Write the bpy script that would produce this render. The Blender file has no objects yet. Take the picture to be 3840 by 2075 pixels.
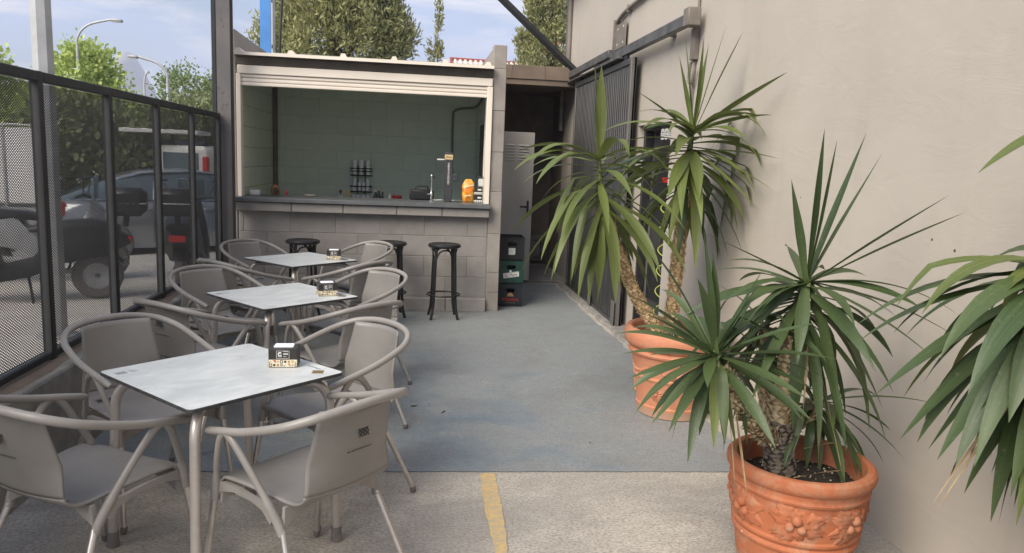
import bpy, math, random
import numpy as np
from mathutils import Vector, Matrix

random.seed(7); RNG = np.random.default_rng(7)
R = math.radians
S = bpy.context.scene
C = S.collection

# ------------------------------------------------------------------ camera
cam_d = bpy.data.cameras.new('camera'); cam = bpy.data.objects.new('camera', cam_d); C.objects.link(cam)
cam_d.sensor_width = 36; cam_d.lens = 26.27; cam_d.clip_start = .05; cam_d.clip_end = 5000
rot = Matrix(((.99095685, -.01952655, -.13275254), (-.12818195, .15475626, -.9796019), (.03967253, .98775969, .15085382)))
cam.matrix_world = Matrix.Translation((0, 0, 1.62)) @ rot.to_4x4()
S.camera = cam

# ------------------------------------------------------------------ sky, sun, exposure
SUN_DIR = Vector((-.56, -.50, .66)).normalized()          # towards the bright part of the sky: left of the terrace and behind the camera
SUN_EL = math.asin(SUN_DIR.z)
w = bpy.data.worlds.new('World'); S.world = w; w.use_nodes = True
nt = w.node_tree; nt.nodes.clear()
out = nt.nodes.new('ShaderNodeOutputWorld'); bg = nt.nodes.new('ShaderNodeBackground')
sky = nt.nodes.new('ShaderNodeTexSky'); sky.sky_type = 'NISHITA'; sky.sun_disc = False
sky.sun_elevation = SUN_EL; sky.sun_rotation = math.atan2(SUN_DIR.x, SUN_DIR.y)
sky.air_density = 1.0; sky.dust_density = 1.6; sky.ozone_density = 1.5
tc = nt.nodes.new('ShaderNodeTexCoord'); mp = nt.nodes.new('ShaderNodeMapping'); mp.inputs['Scale'].default_value = (1, 1, 2.6)
mp.inputs['Rotation'].default_value = (.1, .25, .5)
nz = nt.nodes.new('ShaderNodeTexNoise'); nz.inputs['Scale'].default_value = 2.3; nz.inputs['Detail'].default_value = 9; nz.inputs['Roughness'].default_value = .55
rp = nt.nodes.new('ShaderNodeValToRGB'); rp.color_ramp.elements[0].position = .32; rp.color_ramp.elements[1].position = .60
mx = nt.nodes.new('ShaderNodeMixRGB')
mx.inputs[2].default_value = (4.9, 5.9, 8.7, 1)           # thin high cloud
nt.links.new(tc.outputs['Generated'], mp.inputs[0]); nt.links.new(mp.outputs[0], nz.inputs['Vector'])
nt.links.new(nz.outputs[0], rp.inputs[0]); nt.links.new(rp.outputs[0], mx.inputs[0])
nt.links.new(sky.outputs[0], mx.inputs[1])
nz2 = nt.nodes.new('ShaderNodeTexNoise'); nz2.inputs['Scale'].default_value = 4.2; nz2.inputs['Detail'].default_value = 10; nz2.inputs['Roughness'].default_value = .62; nz2.inputs['Distortion'].default_value = .4
mp2 = nt.nodes.new('ShaderNodeMapping'); mp2.inputs['Scale'].default_value = (1, 1, 4.5); mp2.inputs['Location'].default_value = (3.1, 1.2, .4)
rp2 = nt.nodes.new('ShaderNodeValToRGB'); rp2.color_ramp.elements[0].position = .46; rp2.color_ramp.elements[1].position = .66
mx2 = nt.nodes.new('ShaderNodeMixRGB'); mx2.inputs[2].default_value = (8.6, 8.4, 8.8, 1)      # brighter wisps
nt.links.new(tc.outputs['Generated'], mp2.inputs[0]); nt.links.new(mp2.outputs[0], nz2.inputs['Vector']); nt.links.new(nz2.outputs[0], rp2.inputs[0])
nt.links.new(rp2.outputs[0], mx2.inputs[0]); nt.links.new(mx.outputs[0], mx2.inputs[1]); nt.links.new(mx2.outputs[0], bg.inputs[0])
bg.inputs[1].default_value = .10
nt.links.new(bg.outputs[0], out.inputs[0])
sun_d = bpy.data.lights.new('sun', 'SUN'); sun_d.energy = 4.5; sun_d.angle = R(44); sun_d.color = (1, .91, .79)
sun = bpy.data.objects.new('sun', sun_d); C.objects.link(sun)
sun.rotation_euler = SUN_DIR.to_track_quat('Z', 'Y').to_euler()
S.render.engine = 'CYCLES'
S.view_settings.view_transform = 'Standard'; S.view_settings.look = 'None'; S.view_settings.gamma = 1
S.view_settings.use_curve_mapping = False; S.view_settings.exposure = .38

# ------------------------------------------------------------------ materials
def nmat(name):
    m = bpy.data.materials.new(name); m.use_nodes = True
    t = m.node_tree; b = t.nodes['Principled BSDF']
    return m, t, b
def N(t, typ, **kw):
    n = t.nodes.new(typ)
    for k, v in kw.items():
        if k in n.inputs: n.inputs[k].default_value = v
        else: setattr(n, k, v)
    return n
def mixc(t, fac, a, b, mode='MIX'):
    n = t.nodes.new('ShaderNodeMixRGB'); n.blend_type = mode
    for i, v in ((0, fac), (1, a), (2, b)):
        if hasattr(v, 'links') or isinstance(v, bpy.types.NodeSocket): t.links.new(v, n.inputs[i])
        elif i == 0: n.inputs[0].default_value = v
        else: n.inputs[i].default_value = (*v, 1)
    return n.outputs[0]
def noise(t, vec, scale, detail=6, rough=.55, dist=0):
    n = N(t, 'ShaderNodeTexNoise', Scale=scale, Detail=detail, Roughness=rough, Distortion=dist)
    t.links.new(vec, n.inputs['Vector']); return n.outputs[0]
def ramp(t, v, a, b, c0=(0, 0, 0), c1=(1, 1, 1)):
    n = t.nodes.new('ShaderNodeValToRGB'); e = n.color_ramp.elements
    e[0].position = a; e[1].position = b; e[0].color = (*c0, 1); e[1].color = (*c1, 1)
    t.links.new(v, n.inputs[0]); return n.outputs[0]
def coords(t, rnd=True, scale=(1, 1, 1)):
    c = t.nodes.new('ShaderNodeTexCoord'); m = t.nodes.new('ShaderNodeMapping'); m.inputs['Scale'].default_value = scale
    t.links.new(c.outputs['Object'], m.inputs[0])
    if not rnd: return m.outputs[0]
    o = t.nodes.new('ShaderNodeObjectInfo'); a = t.nodes.new('ShaderNodeVectorMath'); a.operation = 'ADD'
    k = t.nodes.new('ShaderNodeMath'); k.operation = 'MULTIPLY'; k.inputs[1].default_value = 37
    t.links.new(o.outputs['Random'], k.inputs[0]); t.links.new(m.outputs[0], a.inputs[0]); t.links.new(k.outputs[0], a.inputs[1])
    return a.outputs[0]
def bump(t, b, h, strength=.3, dist=.01):
    n = N(t, 'ShaderNodeBump', Strength=strength, Distance=dist)
    t.links.new(h, n.inputs['Height']); t.links.new(n.outputs[0], b.inputs['Normal']); return n
def pm(name, c1, c2=None, scale=6, rough=.6, metal=0, bs=0, bscale=60, bd=.004, rnd=True, contrast=(.35, .65), spec=None, rv=0, ramt=0):
    m, t, b = nmat(name); v = coords(t, rnd)
    c2 = c2 or tuple(x * .8 for x in c1)
    col = mixc(t, ramp(t, noise(t, v, scale, 8), *contrast), c1, c2)
    if ramt:
        o = t.nodes.new('ShaderNodeObjectInfo'); h = N(t, 'ShaderNodeHueSaturation'); mr = N(t, 'ShaderNodeMapRange')
        mr.inputs[3].default_value = 1 - ramt; mr.inputs[4].default_value = 1 + ramt
        t.links.new(o.outputs['Random'], mr.inputs[0]); t.links.new(mr.outputs[0], h.inputs['Value']); t.links.new(col, h.inputs['Color']); col = h.outputs[0]
    t.links.new(col, b.inputs['Base Color'])
    b.inputs['Roughness'].default_value = rough; b.inputs['Metallic'].default_value = metal
    if spec is not None: b.inputs['Specular IOR Level'].default_value = spec
    if rv:
        r = N(t, 'ShaderNodeMapRange'); r.inputs[3].default_value = rough - rv; r.inputs[4].default_value = rough + rv
        t.links.new(noise(t, v, scale * 3, 4), r.inputs[0]); t.links.new(r.outputs[0], b.inputs['Roughness'])
    if bs: bump(t, b, noise(t, v, bscale, 5), bs, bd)
    return m
M = {}
M['black_metal'] = pm('black_metal', (.010, .0105, .012), (.017, .0175, .019), 12, .55, 0, .12, 200, .001)
M['black_plastic'] = pm('black_plastic', (.012, .012, .013), (.02, .02, .02), 9, .4)
M['stool_paint'] = pm('stool_paint', (.008, .008, .009), (.014, .014, .015), 20, .38, 0, .1, 90, .001)
M['taupe'] = pm('taupe_plastic', (.226, .215, .200), (.178, .170, .158), 3, .42, 0, .06, 400, .0006, rv=.06)
M['taupe_rail'] = pm('taupe_rail', (.282, .266, .245), (.228, .215, .198), 4, .40, rv=.05)
M['alu'] = pm('aluminium', (.62, .60, .57), (.50, .48, .46), 14, .34, .85, .05, 300, .0005, rv=.08)
M['table_leg'] = pm('table_leg_paint', (.50, .46, .43), (.43, .40, .37), 10, .33, .45, rv=.06)
M['rubber'] = pm('rubber', (.13, .12, .115), (.18, .165, .155), 30, .7)
M['white_paint'] = pm('cream_aluminium', (.80, .73, .63), (.74, .67, .57), 2, .42, 0, .03, 60, .001)
M['roof_sheet'] = pm('roof_sheet', (.70, .65, .57), (.52, .47, .40), 4, .5, 0, .1, 30, .002, contrast=(.4, .8))
M['dark_beam'] = pm('dark_beam', (.11, .095, .08), (.075, .065, .058), 5, .75, 0, .2, 60, .002)
M['door_white'] = pm('steel_door', (.52, .485, .43), (.46, .43, .38), 3, .45)
M['gate_dark'] = pm('gate_paint', (.038, .039, .040), (.055, .054, .052), 4, .5, .1, rv=.08, ramt=.18)
M['rail_metal'] = pm('rail_metal', (.17, .165, .16), (.10, .095, .09), 8, .45, .5, .1, 60, .001)
M['conduit'] = pm('conduit', (.20, .175, .15), (.15, .13, .11), 10, .6)
M['grey_post'] = pm('grey_post', (.135, .125, .12), (.10, .095, .092), 3, .5, 0, .25, 14, .003)
M['blue_post'] = pm('blue_post', (.07, .24, .58), (.055, .19, .48), 4, .45)
M['galv'] = pm('galvanised', (.36, .37, .37), (.45, .46, .46), 7, .5, .3)
M['concrete'] = pm('concrete', (.26, .25, .225), (.17, .16, .145), 7, .9, 0, .6, 90, .006)
M['counter'] = pm('counter_laminate', (.10, .108, .112), (.15, .158, .16), 9, .36, contrast=(.45, .8))
M['glass_dark'] = pm('car_glass', (.07, .11, .13), (.09, .13, .15), 2, .05, spec=1.0)
M['car_paint'] = pm('car_paint', (.30, .32, .34), (.33, .35, .37), 2, .12, .5)
M['white_body'] = pm('van_white', (.72, .72, .70), (.66, .66, .64), 1, .35)
M['red_lamp'] = pm('red_lamp', (.55, .02, .015), (.45, .015, .01), 8, .2)
M['amber'] = pm('chip_bag', (.75, .22, .02), (.85, .48, .08), 22, .3, contrast=(.45, .55))
M['red'] = pm('red_plastic', (.52, .02, .03), (.45, .015, .02), 8, .35)
M['red_print'] = pm('red_print', (.50, .012, .015), (.45, .012, .015), 8, .5)
M['white'] = pm('white_plastic', (.78, .77, .74), (.72, .71, .68), 8, .45)
M['paper'] = pm('paper', (.85, .87, .90), (.80, .82, .86), 12, .85)
M['cream'] = pm('cream_print', (.78, .70, .52), (.72, .63, .45), 40, .55)
M['beige'] = pm('beige_box', (.62, .48, .24), (.55, .41, .2), 20, .7)
M['brown_leather'] = pm('tan_leather', (.33, .17, .06), (.16, .07, .025), 30, .6, 0, .4, 80, .004)
M['napkin_black'] = pm('napkin_box_black', (.022, .019, .018), (.03, .026, .024), 10, .5)
M['crate_black'] = pm('crate_black', (.006, .0065, .007), (.009, .0095, .01), 10, .6)
M['crate_green'] = pm('crate_green', (.007, .05, .033), (.006, .042, .028), 10, .5)
M['crate_navy'] = pm('crate_navy', (.006, .009, .013), (.008, .012, .016), 10, .6)
M['gold'] = pm('gold_print', (.38, .24, .09), (.3, .18, .06), 20, .5)
M['white_print'] = pm('white_print', (.78, .78, .74), (.74, .74, .7), 20, .6)
M['grey_print'] = pm('grey_print', (.30, .33, .33), (.22, .25, .25), 60, .6)
M['ink'] = pm('ink', (.03, .03, .03), (.05, .05, .05), 20, .6)
M['tower'] = pm('tower_black', (.03, .03, .033), (.045, .045, .048), 18, .5)
M['chrome'] = pm('chrome', (.8, .8, .8), (.7, .7, .7), 4, .12, 1)
M['dark_inside'] = pm('dark_interior', (.10, .085, .07), (.07, .06, .05), 3, .9)
M['brown_wall'] = pm('brown_render', (.19, .145, .11), (.14, .11, .085), 4, .9, 0, .3, 60, .003)
M['hose'] = pm('hose', (.42, .46, .08), (.36, .4, .07), 10, .5)
M['soil'] = pm('soil', (.022, .016, .011), (.05, .036, .025), 40, .95, 0, 1, 120, .02)
M['perlite'] = pm('perlite', (.55, .5, .42), (.4, .34, .27), 30, .9)
M['tile_red'] = pm('roof_tiles', (.60, .55, .50), (.48, .34, .28), 6, .8, contrast=(.5, .8))
M['red_trim'] = pm('red_trim', (.30, .07, .055), (.26, .06, .05), 6, .7)
M['dead'] = pm('dead_leaf', (.42, .32, .18), (.28, .18, .09), 14, .8)
M['bark'] = pm('bark', (.12, .09, .065), (.07, .05, .04), 8, .95, 0, .8, 30, .02)
M['core_green'] = pm('leaf_core_green', (.16, .20, .06), (.10, .12, .04), 20, .6)
M['asphalt'] = pm('asphalt', (.32, .315, .30), (.26, .255, .245), 2, .9, 0, .3, 160, .004, rnd=False)
M['pavement'] = pm('pavement_concrete', (.60, .58, .53), (.50, .48, .44), 3, .9, 0, .3, 100, .004, rnd=False)
M['rock'] = pm('rock', (.42, .40, .39), (.32, .32, .32), .02, .95, rnd=False)
M['green_frame'] = pm('green_frame', (.02, .05, .04), (.025, .06, .05), 6, .5)

def mk_floor():
    m, t, b = nmat('bare_concrete'); v = coords(t, False)
    vs = coords(t, False, (1, 1.7, 1))
    big = ramp(t, noise(t, vs, 1.5, 6, .6, .6), .35, .68)
    c = mixc(t, big, (.55, .51, .44), (.33, .31, .275))
    md = ramp(t, noise(t, vs, 11, 8, .72, .5), .42, .66)
    c = mixc(t, mixc(t, .6, (0, 0, 0), md), c, (.32, .295, .26))
    rd = ramp(t, noise(t, v, 4, 5, .6), .60, .74)
    c = mixc(t, mixc(t, .35, (0, 0, 0), rd), c, (.36, .25, .19))
    fine = ramp(t, noise(t, vs, 62, 4, .75), .46, .60)
    c = mixc(t, mixc(t, .7, (0, 0, 0), fine), c, (.19, .17, .145))
    st = ramp(t, noise(t, vs, 85, 3, .7), .60, .68)
    c = mixc(t, mixc(t, .4, (0, 0, 0), st), c, (.66, .62, .54))
    t.links.new(c, b.inputs['Base Color']); b.inputs['Roughness'].default_value = .85
    bump(t, b, noise(t, vs, 48, 6, .75), .9, .008); return m
M['floor'] = mk_floor()
def mk_paint():
    m, t, b = nmat('worn_blue_floor_paint'); v = coords(t, False); vs = coords(t, False, (1, 1.5, 1))
    pos = t.nodes.new('ShaderNodeSeparateXYZ'); t.links.new(v, pos.inputs[0])
    yy = N(t, 'ShaderNodeMapRange'); yy.inputs[1].default_value = 4.6; yy.inputs[2].default_value = 7.6; t.links.new(pos.outputs[1], yy.inputs[0])
    xx = N(t, 'ShaderNodeMapRange'); xx.inputs[1].default_value = .3; xx.inputs[2].default_value = 2.4; t.links.new(pos.outputs[0], xx.inputs[0])
    wear = N(t, 'ShaderNodeMath', operation='ADD'); t.links.new(yy.outputs[0], wear.inputs[0]); t.links.new(xx.outputs[0], wear.inputs[1])
    nn = N(t, 'ShaderNodeMath', operation='MULTIPLY_ADD'); t.links.new(noise(t, vs, 1.8, 7, .62, .5), nn.inputs[0]); nn.inputs[1].default_value = 1.7
    sb = N(t, 'ShaderNodeMath', operation='MULTIPLY'); sb.inputs[1].default_value = .5; t.links.new(wear.outputs[0], sb.inputs[0])
    t.links.new(sb.outputs[0], nn.inputs[2])
    wf = ramp(t, nn.outputs[0], .55, 1.6)
    c = mixc(t, wf, (.148, .200, .238), (.240, .256, .255))
    dirt = ramp(t, noise(t, v, 2.4, 8, .65, .3), .48, .72)
    c = mixc(t, mixc(t, .6, (0, 0, 0), dirt), c, (.19, .18, .17))
    pale = ramp(t, noise(t, vs, 3.4, 8, .7, 1.2), .56, .70)
    c = mixc(t, mixc(t, .5, (0, 0, 0), pale), c, (.33, .335, .32))
    fine = ramp(t, noise(t, vs, 58, 4, .75), .47, .62)
    c = mixc(t, mixc(t, .5, (0, 0, 0), fine), c, (.10, .115, .125))
    sp = ramp(t, noise(t, vs, 40, 6, .78), .60, .70)
    c = mixc(t, mixc(t, .6, (0, 0, 0), sp), c, (.36, .35, .32))
    t.links.new(c, b.inputs['Base Color'])
    r = N(t, 'ShaderNodeMapRange'); r.inputs[3].default_value = .48; r.inputs[4].default_value = .75
    t.links.new(noise(t, vs, 7, 5), r.inputs[0]); t.links.new(r.outputs[0], b.inputs['Roughness'])
    bump(t, b, noise(t, vs, 48, 6, .75), .7, .006); return m
M['paint'] = mk_paint()
def mk_yellow():
    m, t, b = nmat('worn_yellow_line'); v = coords(t, False)
    sp = ramp(t, noise(t, v, 38, 7, .8), .43, .56)
    c = mixc(t, ramp(t, noise(t, v, 8, 5), .3, .7), (.62, .43, .14), (.50, .37, .17))
    c = mixc(t, mixc(t, .8, (0, 0, 0), sp), c, (.36, .31, .24))
    t.links.new(c, b.inputs['Base Color']); b.inputs['Roughness'].default_value = .8
    bump(t, b, noise(t, v, 55, 8, .7), .5, .005); return m
M['yellow'] = mk_yellow()
def mk_plaster():
    m, t, b = nmat('taupe_plaster'); v = coords(t, False); vs = coords(t, False, (1, 1, 2.2))
    big = ramp(t, noise(t, v, .9, 6, .6, .4), .3, .7)
    c = mixc(t, big, (.452, .412, .352), (.395, .358, .306))
    sc = ramp(t, noise(t, vs, 3.0, 9, .72, 1.6), .62, .70)
    c = mixc(t, mixc(t, .22, (0, 0, 0), sc), c, (.55, .49, .41))
    st = ramp(t, noise(t, coords(t, False, (1, 1, .18)), 5, 6, .6), .55, .8)
    c = mixc(t, mixc(t, .25, (0, 0, 0), st), c, (.30, .265, .23))
    t.links.new(c, b.inputs['Base Color']); b.inputs['Roughness'].default_value = .8
    h = mixc(t, .10, noise(t, vs, 2.4, 8, .62, 1.5), noise(t, v, 60, 3, .6))
    bump(t, b, h, .34, .010); return m
M['plaster'] = mk_plaster()
def mk_block(name, c1, c2, amt=.10):
    m, t, b = nmat(name); v = coords(t, True)
    c = mixc(t, ramp(t, noise(t, v, 6, 7), .3, .7), c1, c2)
    o = t.nodes.new('ShaderNodeObjectInfo'); h = N(t, 'ShaderNodeHueSaturation'); mr = N(t, 'ShaderNodeMapRange')
    mr.inputs[3].default_value = 1 - amt; mr.inputs[4].default_value = 1 + amt
    t.links.new(o.outputs['Random'], mr.inputs[0]); t.links.new(mr.outputs[0], h.inputs['Value']); t.links.new(c, h.inputs['Color'])
    t.links.new(h.outputs[0], b.inputs['Base Color']); b.inputs['Roughness'].default_value = .82
    h2 = mixc(t, .6, noise(t, v, 18, 8, .75, .6), noise(t, v, 90, 4, .7))
    bump(t, b, h2, .6, .007); return m
M['block'] = mk_block('painted_block', (.285, .268, .248), (.225, .21, .194), .05)
M['block_in'] = mk_block('green_grey_block', (.58, .66, .55), (.54, .61, .51), .02)
M['rough_end'] = mk_block('rough_render', (.31, .285, .255), (.235, .214, .19), .03)
def mk_top():
    m, t, b = nmat('marbled_laminate'); v = coords(t, True); vs = coords(t, True, (1, 2, 1))
    c = mixc(t, ramp(t, noise(t, vs, 4.5, 8, .62, 1.2), .32, .70), (.63, .66, .65), (.45, .48, .475))
    c = mixc(t, mixc(t, .4, (0, 0, 0), ramp(t, noise(t, v, 14, 6, .6), .55, .75)), c, (.62, .60, .56))
    t.links.new(c, b.inputs['Base Color']); b.inputs['Roughness'].default_value = .33
    r = N(t, 'ShaderNodeMapRange'); r.inputs[3].default_value = .26; r.inputs[4].default_value = .44
    t.links.new(noise(t, v, 9, 5), r.inputs[0]); t.links.new(r.outputs[0], b.inputs['Roughness']); return m
M['laminate'] = mk_top()
def mk_terra(name, a, bcol, pale, amt):
    m, t, b = nmat(name); v = coords(t, True)
    c = mixc(t, ramp(t, noise(t, v, 7, 8, .6), .3, .7), a, bcol)
    st = ramp(t, noise(t, v, 8, 9, .74, 1.2), .47, .63)
    c = mixc(t, mixc(t, amt, (0, 0, 0), st), c, pale)
    dk = ramp(t, noise(t, v, 6, 8, .72, .8), .52, .66)
    c = mixc(t, mixc(t, amt * .6, (0, 0, 0), dk), c, (.25, .12, .065))
    g = N(t, 'ShaderNodeNewGeometry'); sz = t.nodes.new('ShaderNodeSeparateXYZ'); tcn = t.nodes.new('ShaderNodeTexCoord')
    t.links.new(tcn.outputs['Object'], sz.inputs[0])
    ad = N(t, 'ShaderNodeMath', operation='MULTIPLY_ADD'); t.links.new(noise(t, v, 9, 6), ad.inputs[0]); ad.inputs[1].default_value = -.10; t.links.new(sz.outputs[2], ad.inputs[2])
    lo = ramp(t, ad.outputs[0], -.03, .015, (1, 1, 1), (0, 0, 0))
    c = mixc(t, mixc(t, .6, (0, 0, 0), lo), c, (.32, .27, .20))     # damp, limed foot of the pot
    sp = ramp(t, noise(t, v, 16, 3, .5), .73, .76)
    c = mixc(t, sp, c, (.72, .48, .32))                            # chips
    t.links.new(c, b.inputs['Base Color']); b.inputs['Roughness'].default_value = .78
    bump(t, b, noise(t, v, 70, 6, .7), .25, .004); return m
M['terra_new'] = mk_terra('terracotta_pale', (.52, .21, .115), (.46, .18, .095), (.54, .30, .19), .5)
M['terra_old'] = mk_terra('terracotta_weathered', (.44, .142, .058), (.33, .10, .042), (.40, .235, .145), .6)
def mk_leaf(name, a, bcol, mid):
    m, t, b = nmat(name)
    uv = t.nodes.new('ShaderNodeUVMap'); s = t.nodes.new('ShaderNodeSeparateXYZ'); t.links.new(uv.outputs[0], s.inputs[0])
    o = t.nodes.new('ShaderNodeObjectInfo')
    c = mixc(t, o.outputs['Random'], a, bcol)
    mp_ = N(t, 'ShaderNodeMapping'); mp_.inputs['Scale'].default_value = (26, .7, 1); t.links.new(uv.outputs[0], mp_.inputs[0])
    c = mixc(t, mixc(t, .45, (0, 0, 0), ramp(t, noise(t, mp_.outputs[0], 1, 3), .4, .7)), c, mid)
    # paler young base of the blade, dust flecks, dried tip
    base = ramp(t, s.outputs[1], .0, .42, (1, 1, 1), (0, 0, 0))
    c = mixc(t, mixc(t, .5, (0, 0, 0), base), c, mid)
    mp2 = N(t, 'ShaderNodeMapping'); mp2.inputs['Scale'].default_value = (4, 30, 1); t.links.new(uv.outputs[0], mp2.inputs[0])
    ad = t.nodes.new('ShaderNodeVectorMath'); ad.operation = 'ADD'; k = N(t, 'ShaderNodeMath', operation='MULTIPLY'); k.inputs[1].default_value = 50
    t.links.new(o.outputs['Random'], k.inputs[0]); t.links.new(mp2.outputs[0], ad.inputs[0]); t.links.new(k.outputs[0], ad.inputs[1])
    c = mixc(t, mixc(t, .3, (0, 0, 0), ramp(t, noise(t, ad.outputs[0], 1.2, 5), .58, .8)), c, (.30, .33, .22))
    nt_ = N(t, 'ShaderNodeMath', operation='MULTIPLY_ADD'); t.links.new(noise(t, ad.outputs[0], .6, 3), nt_.inputs[0]); nt_.inputs[1].default_value = .08; t.links.new(s.outputs[1], nt_.inputs[2])
    rt = N(t, 'ShaderNodeMath', operation='MULTIPLY_ADD'); t.links.new(o.outputs['Random'], rt.inputs[0]); rt.inputs[1].default_value = .11; t.links.new(nt_.outputs[0], rt.inputs[2])
    tip = ramp(t, rt.outputs[0], 1.02, 1.07)
    c = mixc(t, tip, c, (.30, .19, .09))
    t.links.new(c, b.inputs['Base Color']); b.inputs['Roughness'].default_value = .42; b.inputs['Specular IOR Level'].default_value = .45
    tr = t.nodes.new('ShaderNodeBsdfTranslucent'); t.links.new(c, tr.inputs[0])
    ms = t.nodes.new('ShaderNodeMixShader'); ms.inputs[0].default_value = .22
    t.links.new(b.outputs[0], ms.inputs[1]); t.links.new(tr.outputs[0], ms.inputs[2]); t.links.new(ms.outputs[0], t.nodes['Material Output'].inputs[0])
    bump(t, b, noise(t, mp_.outputs[0], 1.5, 3), .25, .002)
    return m
M['leaf_light'] = mk_leaf('yucca_leaf_light', (.085, .115, .03), (.13, .165, .045), (.23, .27, .08))
M['leaf_dark'] = mk_leaf('yucca_leaf_dark', (.04, .072, .027), (.07, .105, .036), (.12, .165, .06))
def mk_foliage(name, a, bcol, c3):
    m, t, b = nmat(name)
    g = t.nodes.new('ShaderNodeNewGeometry'); v = coords(t, False)
    c = mixc(t, g.outputs['Random Per Island'], a, bcol)
    c = mixc(t, ramp(t, noise(t, v, .9, 4), .45, .7), c, c3)
    t.links.new(c, b.inputs['Base Color']); b.inputs['Roughness'].default_value = .6
    tr = t.nodes.new('ShaderNodeBsdfTranslucent'); t.links.new(c, tr.inputs[0])
    ms = t.nodes.new('ShaderNodeMixShader'); ms.inputs[0].default_value = .25
    t.links.new(b.outputs[0], ms.inputs[1]); t.links.new(tr.outputs[0], ms.inputs[2]); t.links.new(ms.outputs[0], t.nodes['Material Output'].inputs[0])
    return m
M['fol_bright'] = mk_foliage('foliage_bright', (.32, .42, .09), (.55, .62, .20), (.40, .50, .14))
M['fol_mid'] = mk_foliage('foliage_mid', (.17, .24, .07), (.25, .31, .11), (.18, .24, .08))
M['fol_dull'] = mk_foliage('foliage_dull', (.15, .185, .07), (.24, .26, .12), (.14, .17, .065))
M['fol_conifer'] = mk_foliage('foliage_conifer', (.20, .22, .08), (.40, .38, .17), (.26, .27, .10))
M['cone'] = pm('cypress_cone', (.55, .44, .28), (.42, .32, .2), 10, .8)
def mk_trunk(name, a, bcol, dark):
    m, t, b = nmat(name); v = coords(t, True)
    at = t.nodes.new('ShaderNodeVertexColor'); at.layer_name = 'part'
    c = mixc(t, ramp(t, noise(t, v, 25, 5), .35, .65), a, bcol)
    c = mixc(t, at.outputs[0], c, dark)
    t.links.new(c, b.inputs['Base Color']); b.inputs['Roughness'].default_value = .8
    bump(t, b, noise(t, v, 120, 5), .4, .003); return m
M['trunk_tan'] = mk_trunk('yucca_trunk_tan', (.60, .46, .26), (.46, .33, .17), (.25, .165, .085))
M['trunk_pale'] = mk_trunk('yucca_trunk_pale', (.66, .56, .36), (.56, .46, .28), (.30, .22, .125))
M['trunk_grey'] = mk_trunk('yucca_trunk_grey', (.22, .185, .145), (.15, .125, .10), (.05, .04, .032))
def mk_glass():
    m, t, b = nmat('drinking_glass'); b.inputs['Base Color'].default_value = (1, 1, 1, 1)
    b.inputs['Roughness'].default_value = .08; b.inputs['Transmission Weight'].default_value = .25; b.inputs['IOR'].default_value = 1.45; return m
M['glass'] = mk_glass()
def mk_stripe(name, a, bcol, scale):                      # brick pattern for the far tower
    m, t, b = nmat(name); v = coords(t, False)
    n = N(t, 'ShaderNodeTexBrick', Scale=scale); t.links.new(v, n.inputs[0])
    n.inputs['Color1'].default_value = (*a, 1); n.inputs['Color2'].default_value = (*bcol, 1); n.inputs['Mortar'].default_value = (.4, .3, .22, 1)
    t.links.new(n.outputs[0], b.inputs['Base Color']); b.inputs['Roughness'].default_value = .9; return m
M['brick'] = mk_stripe('far_brick', (.36, .15, .075), (.42, .2, .1), 4)

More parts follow.
